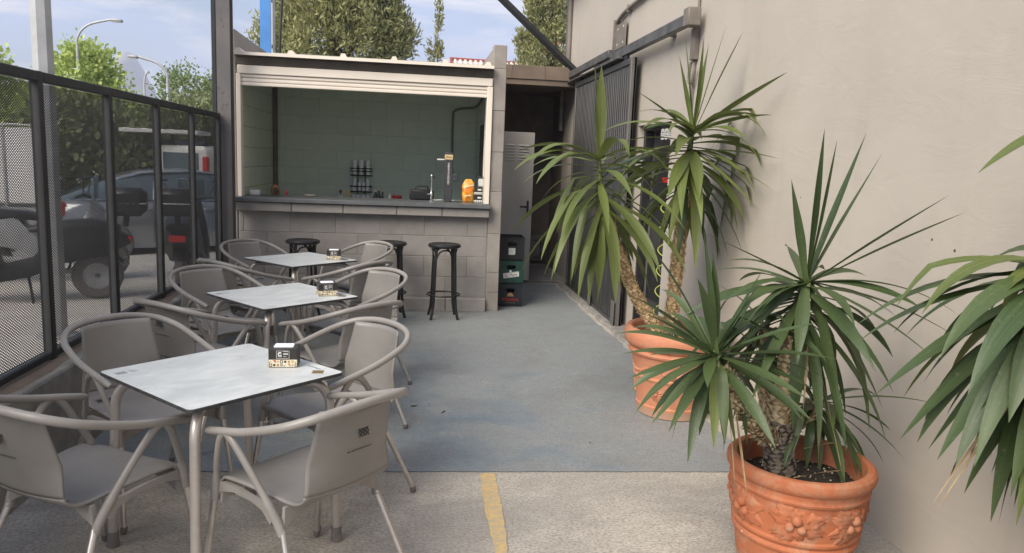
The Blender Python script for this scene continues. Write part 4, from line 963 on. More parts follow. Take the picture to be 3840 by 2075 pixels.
m2 = MB(); m2.tube([(-.041, -.0, .452), (-.06, -.01, .452), (-.125, -.02, .452)], [.006, .009, .009], 8); m2.build('tap_handle', 'white', TW)
CBG = thing('crisp_bag', 'orange and gold bag of crisps standing on the counter by the pillar', 'crisp bag', (.597, 8.28, CT))
mb = MB(); vs = []; n = 20; rows = 12
for i in range(rows + 1):
    t = i / rows; wd = .068 * (1 - .12 * (2 * t - 1) ** 2 - (.45 * ((t - .75) / .25) ** 2 if t > .75 else 0)); dp = .045 * math.sin(math.pi * min(.97, .08 + t * .9)) + .004
    for j in range(n):
        a = 2 * math.pi * j / n; c, s_ = math.cos(a), math.sin(a)
        k = 1 + .06 * math.sin(a * 3 + i * 1.3) + .05 * math.sin(i * 2.1 + j)
        vs.append((wd * math.copysign(abs(c) ** .7, c) * k, dp * s_ * k, t * .25 + .004 * math.sin(j * 1.7)))
fs = [(i * n + j, i * n + (j + 1) % n, (i + 1) * n + (j + 1) % n, (i + 1) * n + j) for i in range(rows) for j in range(n)] + [tuple(range(n - 1, -1, -1)), tuple(rows * n + j for j in range(n))]
mb.add(vs, fs); mb.build('foil_bag', 'amber', CBG, ang=180)
m2 = MB(); m2.add([(-.05, -.051, .155), (.05, -.053, .185), (.052, -.053, .198), (-.048, -.051, .168)], [(0, 1, 2, 3)]); m2.add([(-.045, -.052, .06), (.03, -.054, .075), (.03, -.054, .084), (-.045, -.052, .07)], [(0, 1, 2, 3)]); m2.build('printed_flash', 'cream', CBG, smooth=False)
for i, (z, h, lab) in enumerate(((0, .085, 'black and white printed carton by the shutter guide, the lower of two'), (.087, .08, 'black and white printed carton by the shutter guide, stacked on another'))):
    t = thing('printed_carton', lab, 'carton', (.705, 8.30, CT + z), group='cartons by the shutter guide')
    mb = MB(); mb.box((-.045, -.05, 0), (.045, .05, h), .003); mb.build('carton', 'napkin_black', t)
    m2 = MB(); m2.box((-.046, -.0515, .004), (.046, -.049, .026)); m2.box((-.005, -.0515, .045), (.035, -.049, .062)); m2.build('pale_print', 'white_print', t, smooth=False)
    m2 = MB()
    for k in range(4): m2.box((-.04 + k * .022, -.0523, .009), (-.03 + k * .022, -.0513, .02))
    m2.build('dark_print', 'ink', t, smooth=False)
m2 = MB(); m2.box((-.03, -.02, 0), (.03, .02, .085), .006); o = m2.build('switch_housing', 'white', None, loc=(.745, 8.40, CT + .17)); tag(o, 'white switch housing under the conduit at the kiosk side wall', 'switch box')
m2 = MB(); m2.box((-.05, -.04, 0), (.05, .04, .052), .004); o = m2.build('white_box', 'white', None, loc=(-1.69, 8.40, CT)); tag(o, 'small white box on the counter beside the steel column end', 'box')
# tan pouch: rounded lobed bag with dark opening
PO = thing('tan_pouch', 'round tan and brown leather pouch at the fence end of the counter', 'pouch', (-1.487, 8.42, CT))
mb = MB(); mb.lathe([(.0, 0), (.036, .004), (.048, .03), (.05, .06), (.043, .09), (.026, .108), (.0, .113)], 24)
mb.v = [(x * (1 + .05 * math.sin(z * 90)), y * .55 * (1 + .06 * math.cos(z * 70 + x * 60)), z) for x, y, z in mb.v]; mb.build('pouch', 'brown_leather', PO)
m2 = MB(); m2.tube(spline([(.01, -.027, .075), (.03, -.03, .06), (.03, -.03, .035), (.012, -.03, .02), (-.006, -.03, .035), (-.004, -.03, .06)], 4), .006, 6, closed=True); m2.build('strap_ring', 'black_plastic', PO)
m2 = MB(); m2.lathe([(0, .004), (.018, .003), (.02, 0)], 16); m2.xform(Matrix.Translation((.012, -.029, .047)) @ Matrix.Rotation(R(90), 4, 'X')); m2.build('opening', 'dark_inside', PO)
m2 = MB(); m2.lathe([(.012, 0), (.014, .04), (.006, .05), (.006, .062), (0, .063)], 10); o = m2.build('red_bottle', 'red', None, loc=(-1.37, 8.44, CT)); tag(o, 'tiny red bottle beside the tan pouch', 'bottle')
WTZ = 1.0005
def bottle(x, y, m, cap, h, r, label):
    t = thing('bottle', label, 'bottle', (x, y, WTZ))
    mb = MB(); mb.lathe([(0, 0), (r, .001), (r, h * .55), (r * .45, h * .72), (r * .4, h * .86)], 14); mb.build('body', m, t)
    mb = MB(); mb.lathe([(r * .45, h * .86), (r * .45, h), (0, h)], 12); mb.build('cap', cap, t)
bottle(-.47, 9.55, 'black_plastic', 'white', .215, .035, 'dark bottle with white cap on the bar work top')
bottle(-.43, 9.50, 'black_plastic', 'beige', .24, .034, 'dark bottle with yellow neck on the bar work top')
bottle(-.385, 9.55, 'black_plastic', 'black_plastic', .19, .024, 'small all black bottle on the bar work top')
m2 = MB(); m2.lathe([(0, 0), (.026, .001), (.028, .10), (.018, .125), (.012, .15), (.012, .165), (0, .168)], 14); o = m2.build('white_shaker', 'white', None, loc=(-.295, 9.55, WTZ)); tag(o, 'white shaker on the bar work top by the red tub', 'shaker')
m2 = MB(); m2.lathe([(0, 0), (.05, .001), (.055, .12), (.06, .123), (.06, .148), (.055, .152), (0, .152)], 20); o = m2.build('red_tub', 'red', None, loc=(-.205, 9.55, WTZ)); tag(o, 'red lidded tub on the bar work top', 'tub')
PEG = thing('beige_card_stand', 'beige cut-out card stand on the work top left of the glasses', 'card stand', (-.815, 9.55, WTZ))
m2 = MB(); m2.box((-.028, -.012, 0), (-.006, .012, .20), .002); m2.box((.006, -.012, 0), (.028, .012, .20), .002); m2.box((-.0062, -.012, .14), (.0062, .012, .20)); m2.build('card', 'beige', PEG)
FV = thing('flower_glass', 'small glass holding a red flower on the bar work top', 'vase', (-.90, 9.55, WTZ))
m2 = MB(); glass(m2, 0, 0, 0, .022, .026, .13); m2.build('vase', 'glass', FV)
m2 = MB(); m2.tube([(0, 0, .01), (.005, 0, .16)], .003, 6); st_ = m2.build('stem', 'green_frame', FV)
m2 = MB()
for k in range(9):
    a = k * 2.4; m2.add([(0, 0, .15), (.02 * math.cos(a), .02 * math.sin(a), .17), (.014 * math.cos(a + .6), .014 * math.sin(a + .6), .20), (.0, 0, .185)], [(0, 1, 2, 3)])
m2.build('petals', 'red', st_, smooth=False)
m2 = MB(); m2.tube(spline([(.20, 8.35, CT + .006), (.26, 8.38, CT + .006), (.31, 8.33, CT + .012), (.33, 8.36, CT + .006), (.42, 8.38, CT + .007), (.47, 8.33, CT + .012), (.53, 8.37, CT + .007)], 6), .005, 6); o = m2.build('white_cable', 'white'); tag(o, 'white cable lying on the counter behind the beer tower', 'cable')
m2 = MB(); m2.lathe([(0, .0), (.10, .002), (.125, .025), (.128, .03), (.12, .03), (.095, .008), (0, .006)], 26); o = m2.build('pink_dish', 'perlite', None, loc=(-1.12, 8.40, CT)); o.scale = (.5, .5, .5); tag(o, 'small pale dish on the counter', 'dish')

# ================================================================== potted yuccas
def leaf(parent, base, d, L, W, droop, m, twist=0., kink=None, nseg=11, fold=.28, xmax=None, curl=0.):
    p = Vector(base); d = Vector(d).normalized(); up = Vector((0, 0, 1))
    side = d.cross(up)
    if side.length < .15: side = Vector((math.cos(twist * 3), math.sin(twist * 3), 0))
    side.normalize()
    vs = []; uv = []; ds = L / nseg
    for i in range(nseg + 1):
        t = i / nseg
        prof = np.interp(t, (0, .08, .22, .42, .62, .8, .92, 1), (.62, .55, .72, 1, .86, .52, .22, .012))
        w2 = W / 2 * float(prof)
        s2 = side - d * side.dot(d); s2.normalize(); nrm = s2.cross(d)
        ca, sa = math.cos(twist * t), math.sin(twist * t)
        sv = s2 * ca + nrm * sa; nv = nrm * ca - s2 * sa
        f = fold * (1 - .5 * t)
        row = [p - sv * w2 + nv * w2 * f, p - sv * w2 * .5 + nv * w2 * f * .35, p, p + sv * w2 * .5 + nv * w2 * f * .35, p + sv * w2 + nv * w2 * f]
        if xmax is not None:
            for q in row:
                if q.x > xmax: q.x = xmax - .002 * (q.x - xmax)
        vs += [tuple(q) for q in row]; uv += [(k / 4, t) for k in range(5)]
        g = droop * (.35 + 1.3 * t)
        if kink and kink[0] <= t < kink[0] + 1.01 / nseg: g += kink[1] * nseg
        d = (d + Vector((0, 0, -1)) * g / nseg + s2 * curl / nseg).normalized()
        p = p + d * ds
    fs = [(i * 5 + k, i * 5 + k + 1, (i + 1) * 5 + k + 1, (i + 1) * 5 + k) for i in range(nseg) for k in range(4)]
    me = bpy.data.meshes.new('leaf'); me.from_pydata(vs, [], fs)
    ul = me.uv_layers.new(name='UVMap'); idx = np.zeros(len(me.loops), np.int32); me.loops.foreach_get('vertex_index', idx)
    ul.data.foreach_set('uv', np.array(uv, np.float32)[idx].ravel())
    me.polygons.foreach_set('use_smooth', [True] * len(fs)); me.materials.append(M[m]); me.update()
    o = bpy.data.objects.new('leaf', me); C.objects.link(o); o.parent = parent; return o
def head(parent, c, axis, n, m, L=.62, W=.066, stem=.28, rnd=None, xmax=None, th=(6, 128), dro=(.1, 1.5), mats=None):
    rr = random.Random(rnd); ax = Vector(axis).normalized()
    e1 = ax.cross(Vector((0, 1, .13)) if abs(ax.y) < .9 else Vector((1, 0, 0))).normalized(); e2 = ax.cross(e1)
    cb = MB(); cb.tube([Vector(c) - ax * (stem * 1.08), Vector(c) - ax * (stem * .5), Vector(c)], [.030, .026, .010], 10); cb.build('leaf_core', 'core_green', parent)
    for i in range(n):
        u = (i + .5) / n; th_ = R(th[0] + (th[1] - th[0]) * u ** .85 + rr.uniform(-9, 9)); az = i * 2.39996 + rr.uniform(-.35, .35)
        d = ax * math.cos(th_) + (e1 * math.cos(az) + e2 * math.sin(az)) * math.sin(th_)
        l = L * (.72 + .38 * math.sin(math.pi * min(1, u * 1.1)) ** .7) * rr.uniform(.82, 1.12)
        k = None
        if u > .25 and rr.random() < .16: k = (rr.choice((.27, .36, .45)), rr.uniform(.8, 1.8))
        leaf(parent, Vector(c) - ax * (stem * u) + (e1 * math.cos(az) + e2 * math.sin(az)) * .012, d, l, W * rr.uniform(.78, 1.12), dro[0] + (dro[1] - dro[0]) * u * rr.uniform(.5, 1.3), (mats or [m])[0 if rr.random() < .75 or not mats else 1], rr.uniform(-.9, .9), k, xmax=xmax, curl=rr.uniform(-.25, .25))
def trunk(parent, pts, r0, r1, m, pitch=.020, per=7, flare=.011, name='trunk', rnd=1, grey=0):
    P = spline(pts, 10); rr = random.Random(rnd)
    L = [0]
    for a, b in zip(P[:-1], P[1:]): L.append(L[-1] + (b - a).length)
    tot = L[-1]; n = 14
    def at(s):
        i = max(j for j in range(len(L)) if L[j] <= min(s, tot - 1e-6)); f = (s - L[i]) / max(1e-9, L[i + 1] - L[i]) if i + 1 < len(L) else 0
        p = P[i].lerp(P[min(i + 1, len(P) - 1)], f); d = (P[min(i + 1, len(P) - 1)] - P[max(0, i - 0)]).normalized(); return p, d
    mb = MB(); cols = []
    k = int(tot / .012); pts2 = []; rad = []
    for i in range(k + 1):
        s = tot * i / k; p, d = at(s); pts2.append(p); rad.append((r0 + (r1 - r0) * s / tot) * .93)
    mb.tube(pts2, rad, n); cols += [1.0] * len(mb.v)
    rows = int(tot / pitch)
    for i in range(rows):
        s = (i + .5) * tot / rows; p, d = at(s); r = r0 + (r1 - r0) * s / tot
        a = d.cross(Vector((0, 1, 0))).normalized(); b = d.cross(a)
        for j in range(per):
            th_ = 2 * math.pi * (j + .5 * (i % 2)) / per + i * .13 + rr.uniform(-.22, .22); hw = math.pi / per * rr.uniform(.8, 1.25)
            if rr.random() < .06: continue
            def q(ang, h, rad_): return p + d * h + (a * math.cos(ang) + b * math.sin(ang)) * rad_
            ph = pitch * rr.uniform(.75, 1.45); fl = flare * rr.uniform(.1, 1.9)
            o = len(mb.v)
            mb.add([q(th_ - hw, ph * .35, r), q(th_, -ph * .75, r * .99), q(th_ + hw, ph * .35, r), q(th_, ph * .95, r + fl), q(th_ - hw * .4, ph * .2, r + .0045), q(th_ + hw * .4, ph * .2, r + .0045)], [(0, 1, 4), (1, 5, 4), (1, 2, 5), (0, 4, 3), (4, 5, 3), (5, 2, 3)])
            cols += [.6, .45, .6, rr.uniform(0, .45), 0, 0]
    ob = mb.build(name, m, parent, smooth=False)
    at_ = ob.data.color_attributes.new('part', 'FLOAT_COLOR', 'POINT')
    at_.data.foreach_set('color', np.repeat(np.array(cols, np.float32)[:, None], 4, 1).ravel())
    return ob
def soil(parent, r, z, m='soil'):
    mb = MB(); n = 40; rings = 9; vs = [(0, 0, z + .015)]
    for i in range(1, rings + 1):
        for j in range(n): a = 2 * math.pi * j / n; q = r * i / rings; vs.append((q * math.cos(a), q * math.sin(a), z + jit(.007) + .012 * (1 - i / rings)))
    fs = [(0, 1 + j, 1 + (j + 1) % n) for j in range(n)] + [(1 + (i - 1) * n + j, 1 + i * n + j, 1 + i * n + (j + 1) % n, 1 + (i - 1) * n + (j + 1) % n) for i in range(1, rings) for j in range(n)]
    mb.add(vs, fs); o = mb.build('soil', m, parent, ang=180)
    m2 = MB()
    for k in range(110):
        a, q, s = random.uniform(0, 6.28), r * math.sqrt(random.random()) * .97, random.uniform(.002, .006)
        c = Vector((q * math.cos(a), q * math.sin(a), z + .010 * (1 - q / r) + .006))
        m2.add([c + Vector((s * random.uniform(.6, 1.2) * x, s * random.uniform(.6, 1.2) * y, s * random.uniform(.6, 1.2) * zz)) for x, y, zz in ((1, 0, 0), (-1, 0, 0), (0, 1, 0), (0, -1, 0), (0, 0, 1), (0, 0, -1))], [(0, 2, 4), (2, 1, 4), (1, 3, 4), (3, 0, 4), (2, 0, 5), (1, 2, 5), (3, 1, 5), (0, 3, 5)])
    tag(m2.build('perlite_grains', 'perlite', o, smooth=False), kind='stuff'); return o

# --- pot with garland and rosettes (paler terracotta), two-stemmed yucca
Y1 = thing('potted_yucca', 'tall two-stemmed yucca in a pale terracotta pot with garland relief, beside the doorway', 'potted plant', (1.755, 4.68, .004))
mb = MB(); prof = [(0, 0), (.222, 0), (.232, .006), (.236, .05), (.240, .062), (.240, .072), (.236, .078), (.258, .235), (.262, .248), (.268, .255), (.268, .266), (.262, .272), (.288, .40), (.292, .408), (.306, .414), (.312, .428), (.306, .444), (.300, .452), (.318, .462), (.334, .478), (.342, .50), (.345, .53), (.340, .562), (.330, .576), (.315, .582), (.298, .578), (.288, .566), (.282, .53), (.262, .36)]
mb.lathe(prof, 64); pot1 = mb.build('pot', 'terra_new', Y1, ang=28)
def on_pot(r, th, a, z, h): return ((r + h) * math.cos(th + a / r), (r + h) * math.sin(th + a / r), z)
seed = random.Random(5)
def rr1(z): return .236 + (z - .078) * .14
for th0 in [R(-112 + 60 * k) for k in range(6)]:
    m2 = MB()
    for k in range(26):                                     # swag of little fruits
        u = -1 + 2 * k / 25; a = u * .115; z = .345 - .045 * (1 - u * u) + seed.uniform(-.006, .006); s = .011 * (1.25 - .5 * abs(u)) * seed.uniform(.7, 1.2)
        c = Vector(on_pot(rr1(z), th0, a, z, -.002)); ns, nr = 7, 4
        vs = [c + Vector((s * math.sin(math.pi * i / nr) * math.cos(6.283 * j / ns), s * math.sin(math.pi * i / nr) * math.sin(6.283 * j / ns), s * math.cos(math.pi * i / nr))) for i in range(nr + 1) for j in range(ns)]
        m2.add(vs, [(i * ns + j, i * ns + (j + 1) % ns, (i + 1) * ns + (j + 1) % ns, (i + 1) * ns + j) for i in range(nr) for j in range(ns)])
    m2.build('garland_relief', 'terra_new', pot1, ang=30)
for th0 in [R(-134 + 60 * k) for k in range(6)]:
    m2 = MB()
    for k in range(12):
        a0 = 2 * math.pi * k / 12; zc = .165; r = rr1(zc)
        pts = []
        for (q, wd, h) in ((.010, .3, .006), (.026, .9, .008), (.040, 1.0, .004), (.044, .5, -.001)):
            for s_ in (-1, 0, 1):
                an = a0 + s_ * .22 * wd; pts.append(on_pot(rr1(zc + q * math.sin(an)), th0, q * math.cos(an), zc + q * math.sin(an) * 1.15, h * (1 if s_ == 0 else .25)))
        m2.add(pts, [(i * 3 + j, i * 3 + j + 1, (i + 1) * 3 + j + 1, (i + 1) * 3 + j) for i in range(3) for j in range(2)])
    c = on_pot(rr1(.165), th0, 0, .165, .004); m2.tube([on_pot(rr1(.165), th0, 0, .165, -.004), on_pot(rr1(.165), th0, 0, .165, .009)], [.012, .007], 10)
    m2.build('rosette_relief', 'terra_new', pot1, ang=60)
soil(Y1, .275, .50)
X1 = WX - .02 - 1.755
tA = trunk(Y1, [(-.13, -.02, .49), (-.17, 0, .60), (-.30, .02, .80), (-.45, .02, 1.13), (-.50, .02, 1.27)], .042, .034, 'trunk_tan', rnd=2)
tB = trunk(Y1, [(-.01, .13, .49), (.015, .16, .60), (.03, .17, .93), (.048, .17, 1.46)], .047, .038, 'trunk_tan', rnd=3)
head(tA, (-.59, .02, 1.68), (-.10, -.05, 1), 52, 'leaf_light', .64, .066, .48, 11, X1, th=(62, 146), dro=(.9, 1.5))
for d, L, W, dr, tw, kk in (((-.10, 0, 1), .60, .055, .05, .4, None), ((-.03, .0, 1), .58, .085, .04, .1, None), ((-.8, -.2, .55), .52, .075, 1.9, .3, None), ((.1, -.6, .6), .50, .085, 2.1, .2, None), ((.75, -.2, .5), .52, .075, 2.2, -.3, None), ((-1, -.2, .05), .52, .06, .15, .5, None), ((-.9, -.3, .3), .62, .062, 1.2, .4, None), ((-.7, -.5, .2), .60, .07, 1.4, .2, None)):
    leaf(tA, (-.59 + d[0] * .02, .02 + d[1] * .02, 1.66), d, L, W, dr, 'leaf_light', tw, kk, xmax=X1)
head(tB, (.075, .17, 1.90), (.05, -.12, 1), 58, 'leaf_light', .64, .076, .46, 23, X1, th=(58, 136), dro=(.75, 1.4), mats=['leaf_light', 'leaf_dark'])
for d, L, W, dr, tw, kk in (((-.16, 0, 1), .66, .06, .02, .3, None), ((-.30, -.1, 1), .50, .06, .02, .3, None), ((.06, .05, 1), .62, .055, .02, .3, None), ((.22, -.05, 1), .72, .058, .02, .2, None), ((.38, -.1, 1), .70, .062, .05, .4, None), ((.14, .1, 1), .60, .055, .05, .6, None),
        ((.40, -.92, .52), .78, .06, .10, .2, None), ((.40, -.95, .28), .64, .06, .3, .4, None), ((.42, -.9, .02), .70, .06, .2, .3, None), ((.36, -.95, .15), .62, .05, 1.1, .3, None), ((.42, -.85, -.25), .70, .058, .2, .2, None), ((.38, -.9, -.5), .68, .058, .2, .2, None), ((.30, -.9, .62), .66, .07, 1.5, .2, None), ((-.9, -.25, .55), .52, .055, .12, .2, None), ((-.95, .1, .32), .60, .055, .9, .4, None), ((.9, -.45, .9), .60, .075, 1.7, .3, None), ((.55, -.75, .7), .58, .085, 1.9, .2, None),
        ((-.75, -.65, .35), .62, .08, .9, .2, None), ((-.9, -.4, -.05), .60, .07, .5, .2, None), ((-.55, -.8, -.35), .58, .09, .6, .2, None), ((-.2, -.9, -.3), .55, .085, .8, .1, None), ((.85, -.5, -.2), .62, .06, .4, .2, None), ((.8, -.55, -.45), .62, .06, .5, .2, None)):
    leaf(tB, (.075 + d[0] * .02, .17 + d[1] * .02, 1.86 - (.12 if d[2] < .1 else 0)), d, L, W, dr, 'leaf_light', tw, kk, xmax=X1)

# --- weathered pot with fruit and leaf relief, several heads
Y2 = thing('potted_yucca', 'bushy many-stemmed yucca in a weathered terracotta pot with leaf and fruit relief', 'potted plant', (1.585, 2.72, .003))
mb = MB(); prof = [(0, 0), (.20, 0), (.212, .006), (.222, .06), (.238, .165), (.247, .172), (.250, .182), (.247, .192), (.243, .197), (.246, .205), (.253, .212), (.254, .222), (.249, .230), (.262, .372), (.270, .378), (.273, .388), (.269, .396), (.268, .402), (.272, .418), (.278, .424), (.287, .436), (.290, .452), (.286, .468), (.276, .479), (.262, .482), (.250, .476), (.243, .46), (.236, .40), (.228, .30)]
mb.lathe(prof, 72); pot2 = mb.build('pot', 'terra_old', Y2, ang=28)
seed = random.Random(8)
def rr2(z): return .249 + (z - .230) * .0915
zc = .302
for th0 in [R(-118 + 51.5 * k) for k in range(7)]:
    m2 = MB(); fr = MB()
    for ang in (20, -22, 62, 100, 140, 168, 205, 235, 285):
        a0 = R(ang + seed.uniform(-6, 6)); Lf = .108 * (1 if abs(math.cos(a0)) > .6 else .58); nu, nv = 9, 7; vs = []
        for i in range(nu):
            u = i / (nu - 1); wd = .038 * math.sin(math.pi * min(1, .12 + u * .88) ** .9) * (1 + .22 * math.sin(u * 17)); wd = max(wd, .001)
            for j in range(nv):
                v_ = -1 + 2 * j / (nv - 1); x = .012 + u * Lf; y_ = v_ * wd
                h = -.003 + .017 * (1 - abs(v_) ** 2.2) ** .6 * math.sin(math.pi * min(1, .25 + u * .75)) + (.0045 * math.cos(abs(v_) * 10 - u * 14)) - (.004 if abs(v_) < .15 else 0)
                if abs(v_) == 1: h = -.003
                ca, sa = math.cos(a0), math.sin(a0); A, Zz = x * ca - y_ * sa, zc + x * sa + y_ * ca
                vs.append(on_pot(rr2(Zz), th0, A, Zz, h))
        m2.add(vs, [(i * nv + j, i * nv + j + 1, (i + 1) * nv + j + 1, (i + 1) * nv + j) for i in range(nu - 1) for j in range(nv - 1)])
    for (a, dz, s) in ((.002, .018, .021), (-.023, -.013, .019), (.020, -.016, .019)):
        c = Vector(on_pot(rr2(zc + dz), th0, a, zc + dz, .008)); ns, nr = 12, 7
        vs = [c + Vector((s * math.sin(math.pi * i / nr) * math.cos(6.283 * j / ns), s * math.sin(math.pi * i / nr) * math.sin(6.283 * j / ns), s * math.cos(math.pi * i / nr))) for i in range(nr + 1) for j in range(ns)]
        fr.add(vs, [(i * ns + j, i * ns + (j + 1) % ns, (i + 1) * ns + (j + 1) % ns, (i + 1) * ns + j) for i in range(nr) for j in range(ns)])
    m2.build('leaf_relief', 'terra_old', pot2, ang=70); fr.build('fruit_relief', 'terra_old', pot2, ang=30)
soil(Y2, .236, .385)
X2 = WX - .02 - 1.585
tM = trunk(Y2, [(-.06, .03, .36), (-.075, .03, .46), (-.09, .03, .55), (-.085, .03, .62)], .062, .052, 'trunk_grey', pitch=.017, per=9, flare=.004, rnd=4)
tC = trunk(Y2, [(-.11, .02, .55), (-.22, -.06, .62), (-.31, -.13, .71), (-.41, -.16, .84), (-.445, -.155, .90)], .034, .028, 'trunk_pale', pitch=.019, flare=.014, rnd=5)
tD = trunk(Y2, [(-.085, .03, .58), (-.10, .03, .70), (-.095, .03, .82), (-.075, .035, 1.0)], .043, .035, 'trunk_pale', pitch=.019, rnd=6)
tE = trunk(Y2, [(-.05, .06, .55), (.02, .11, .56), (.09, .13, .61), (.12, .13, .66)], .026, .022, 'trunk_tan', rnd=7)
tF = trunk(Y2, [(-.12, .06, .60), (-.135, .09, .75), (-.13, .12, .90), (-.12, .15, .98)], .03, .026, 'trunk_pale', rnd=9)
head(tC, (-.475, -.17, .955), (-.30, -.85, .55), 44, 'leaf_dark', .38, .045, .12, 31, X2, th=(28, 112), dro=(.1, 1.3))
for d, L, W, dr, tw in (((-.20, -.05, 1), .47, .052, .02, .2), ((.45, .05, .9), .36, .04, .05, .3), ((-.9, -.2, .42), .36, .046, .35, .2), ((.95, -.25, .1), .32, .05, .1, .2), ((-.1, -.4, -1), .34, .045, .1, .1), ((.22, -.3, -1), .36, .048, .15, .2), ((-1, -.2, -.12), .36, .042, .2, .3), ((-.8, -.3, -.6), .36, .046, .25, .2), ((.5, -.2, -.85), .34, .05, .2, .3), ((.62, -.1, .75), .40, .04, .1, .3)):
    leaf(tC, (-.475, -.175, .95), d, L, W, dr, 'leaf_light' if d[2] < -.9 else 'leaf_dark', tw, xmax=X2)
head(tD, (-.04, .03, 1.20), (.0, -.25, 1), 58, 'leaf_dark', .50, .054, .20, 41, X2, th=(64, 142), dro=(.7, 1.5))
for d, L, W, dr, tw in (((.02, .0, 1), .60, .05, .01, .2), ((.09, -.05, 1), .56, .045, .02, .3), ((.32, .02, 1), .62, .055, .01, .2), ((.46, -.05, 1), .58, .05, .02, .3), ((-.30, -.1, 1), .42, .055, .02, .2), ((.82, -.75, .95), .57, .052, .02, .2), ((.9, -.8, .80), .58, .048, .06, .3), ((-.95, -.15, .42), .52, .045, .05, .2),
        ((.85, -.7, -.1), .58, .056, .5, .2), ((.9, -.65, .25), .54, .048, .9, .2), ((.75, -.8, -.35), .54, .056, .4, .2), ((.12, -.5, -.8), .50, .056, .5, .1), ((-.35, -.6, -.5), .38, .056, .7, .2), ((-.75, -.45, -.25), .42, .05, .5, .2), ((-.9, -.3, .15), .42, .046, .8, .2), ((.4, -.6, -.75), .54, .056, .4, .2)):
    leaf(tD, (-.035 + d[0] * .015, .03 + d[1] * .015, 1.195), d, L, W, dr, 'leaf_dark', tw, xmax=X2)
head(tE, (.135, .12, .68), (.25, -.35, .85), 28, 'leaf_dark', .34, .040, .08, 51, X2, th=(45, 128), dro=(.8, 2.0))
for d, L, W, dr, tw in (((.9, -.5, .32), .50, .038, .55, .2), ((.7, -.6, -.2), .40, .038, .8, .2), ((.2, -.6, -.3), .34, .042, 1.6, .1), ((-.9, -.25, -.35), .32, .042, .2, .2)):
    leaf(tE, (.135, .12, .675), d, L, W, dr, 'leaf_dark', tw, xmax=X2)
head(tF, (-.12, .16, 1.0), (.2, .3, 1), 14, 'leaf_dark', .34, .042, .1, 61, X2, th=(50, 125), dro=(.6, 1.6))
for (x, y, z), d, L in (((-.43, -.17, .88), (.1, -.2, -1), .42), ((-.40, -.15, .86), (.2, -.1, -1), .46), ((-.42, -.16, .9), (-.05, -.2, -1), .38), ((-.02, .0, 1.02), (-.2, -.4, -1), .42), ((-.13, .03, 1.0), (-.25, -.2, -1), .35), ((.12, .11, .62), (-.2, -.6, -1), .24), ((-.01, .0, 1.0), (.15, -.4, -1), .55), ((.03, .03, .50), (.9, -.3, .35), .16), ((-.05, -.05, .41), (.9, -.25, .3), .2)):
    leaf(tM, (x, y, z), d, L, .014, .1, 'dead', 1.5, xmax=X2)

# --- third yucca, mostly past the edge of the view
Y3 = thing('potted_yucca', 'large-leaved yucca with split dry tips leaning over beside the plastered wall', 'potted plant', (1.92, 1.46, 0.001))
mb = MB(); mb.lathe([(0, 0), (.19, 0), (.205, .01), (.25, .36), (.275, .37), (.285, .40), (.28, .435), (.26, .44), (.245, .43), (.235, .36)], 56); mb.build('pot', 'terra_old', Y3, ang=30)
soil(Y3, .236, .37)
X3 = WX - .02 - 1.92
tG = trunk(Y3, [(0, 0, .35), (.03, .06, .6), (.02, .2, .9), (-.05, .34, 1.10)], .05, .038, 'trunk_tan', rnd=12)
tH = trunk(Y3, [(.06, .03, .38), (.13, .10, .7), (.13, .22, 1.2), (-.03, .36, 1.70)], .04, .034, 'trunk_tan', rnd=13)
gc = Vector((-.07, .38, 1.36))
head(tG, gc + Vector((0, 0, .05)), (-.15, -.1, 1), 76, 'leaf_dark', .56, .076, .34, 71, X3, th=(80, 158), dro=(1.3, 1.0), mats=['leaf_dark', 'leaf_light'])
for d, L, W, dr, tw, kk in (((-.75, .25, .55), .42, .075, .8, .2, (.36, 2.6)), ((-.55, .2, .80), .36, .085, .8, .2, (.45, 2.8)), ((-.85, .3, .30), .60, .05, 1.2, .4, (.72, .8)), ((-.35, -.1, .7), .42, .085, .8, .2, (.36, 2.8)), ((-.7, .1, .35), .56, .075, 2.0, .2, None), ((-.62, .2, -.35), .70, .085, .5, .2, None), ((-.55, .2, -.6), .74, .09, .4, .2, None), ((-.75, .3, .05), .68, .055, 1.0, .2, None),
        ((-.5, .0, -.55), .72, .085, .5, .2, None), ((-.7, .35, -.1), .68, .05, .8, .3, None), ((-.3, .1, -.8), .72, .085, .3, .2, None), ((-.42, .25, -.75), .72, .08, .3, .2, None), ((-.2, .15, -.9), .7, .08, .3, .2, None), ((-.25, -.1, -.8), .7, .085, .3, .1, None), ((-.1, .1, -.95), .7, .08, .3, .1, None), ((-.6, -.1, .1), .62, .075, 1.6, .2, None), ((-.4, -.15, .0), .66, .08, 1.5, .2, None), ((-.2, -.2, -.3), .68, .085, 1.2, .2, None)):
    leaf(tG, gc + Vector((d[0] * .02 + .02, d[1] * .02, .0)), d, L * .9, W, dr, 'leaf_light' if d[2] > .2 else 'leaf_dark', tw, kk, xmax=X3)
head(tH, (-.06, .38, 1.84), (.4, -.2, 1), 9, 'leaf_light', .34, .06, .12, 81, X3, th=(10, 60), dro=(.3, 1.0))
for d, L, W, dr, kk in (((-.85, .1, -.28), .37, .066, .55, None), ((-.8, .1, .55), .34, .085, 1.2, (.45, 3.0))):
    leaf(tH, (-.07, .39, 1.82), d, L, W, dr, 'leaf_light', .2, kk, xmax=X3)
for d, L, dr in (((-.50, .1, -.8), .62, .3), ((-.46, .12, -.85), .64, .3), ((-.2, .1, -1), .6, .1)):
    leaf(tG, gc + Vector((-.02, 0, -.15)), d, L, .011, dr, 'dead', 1.5, xmax=X3)

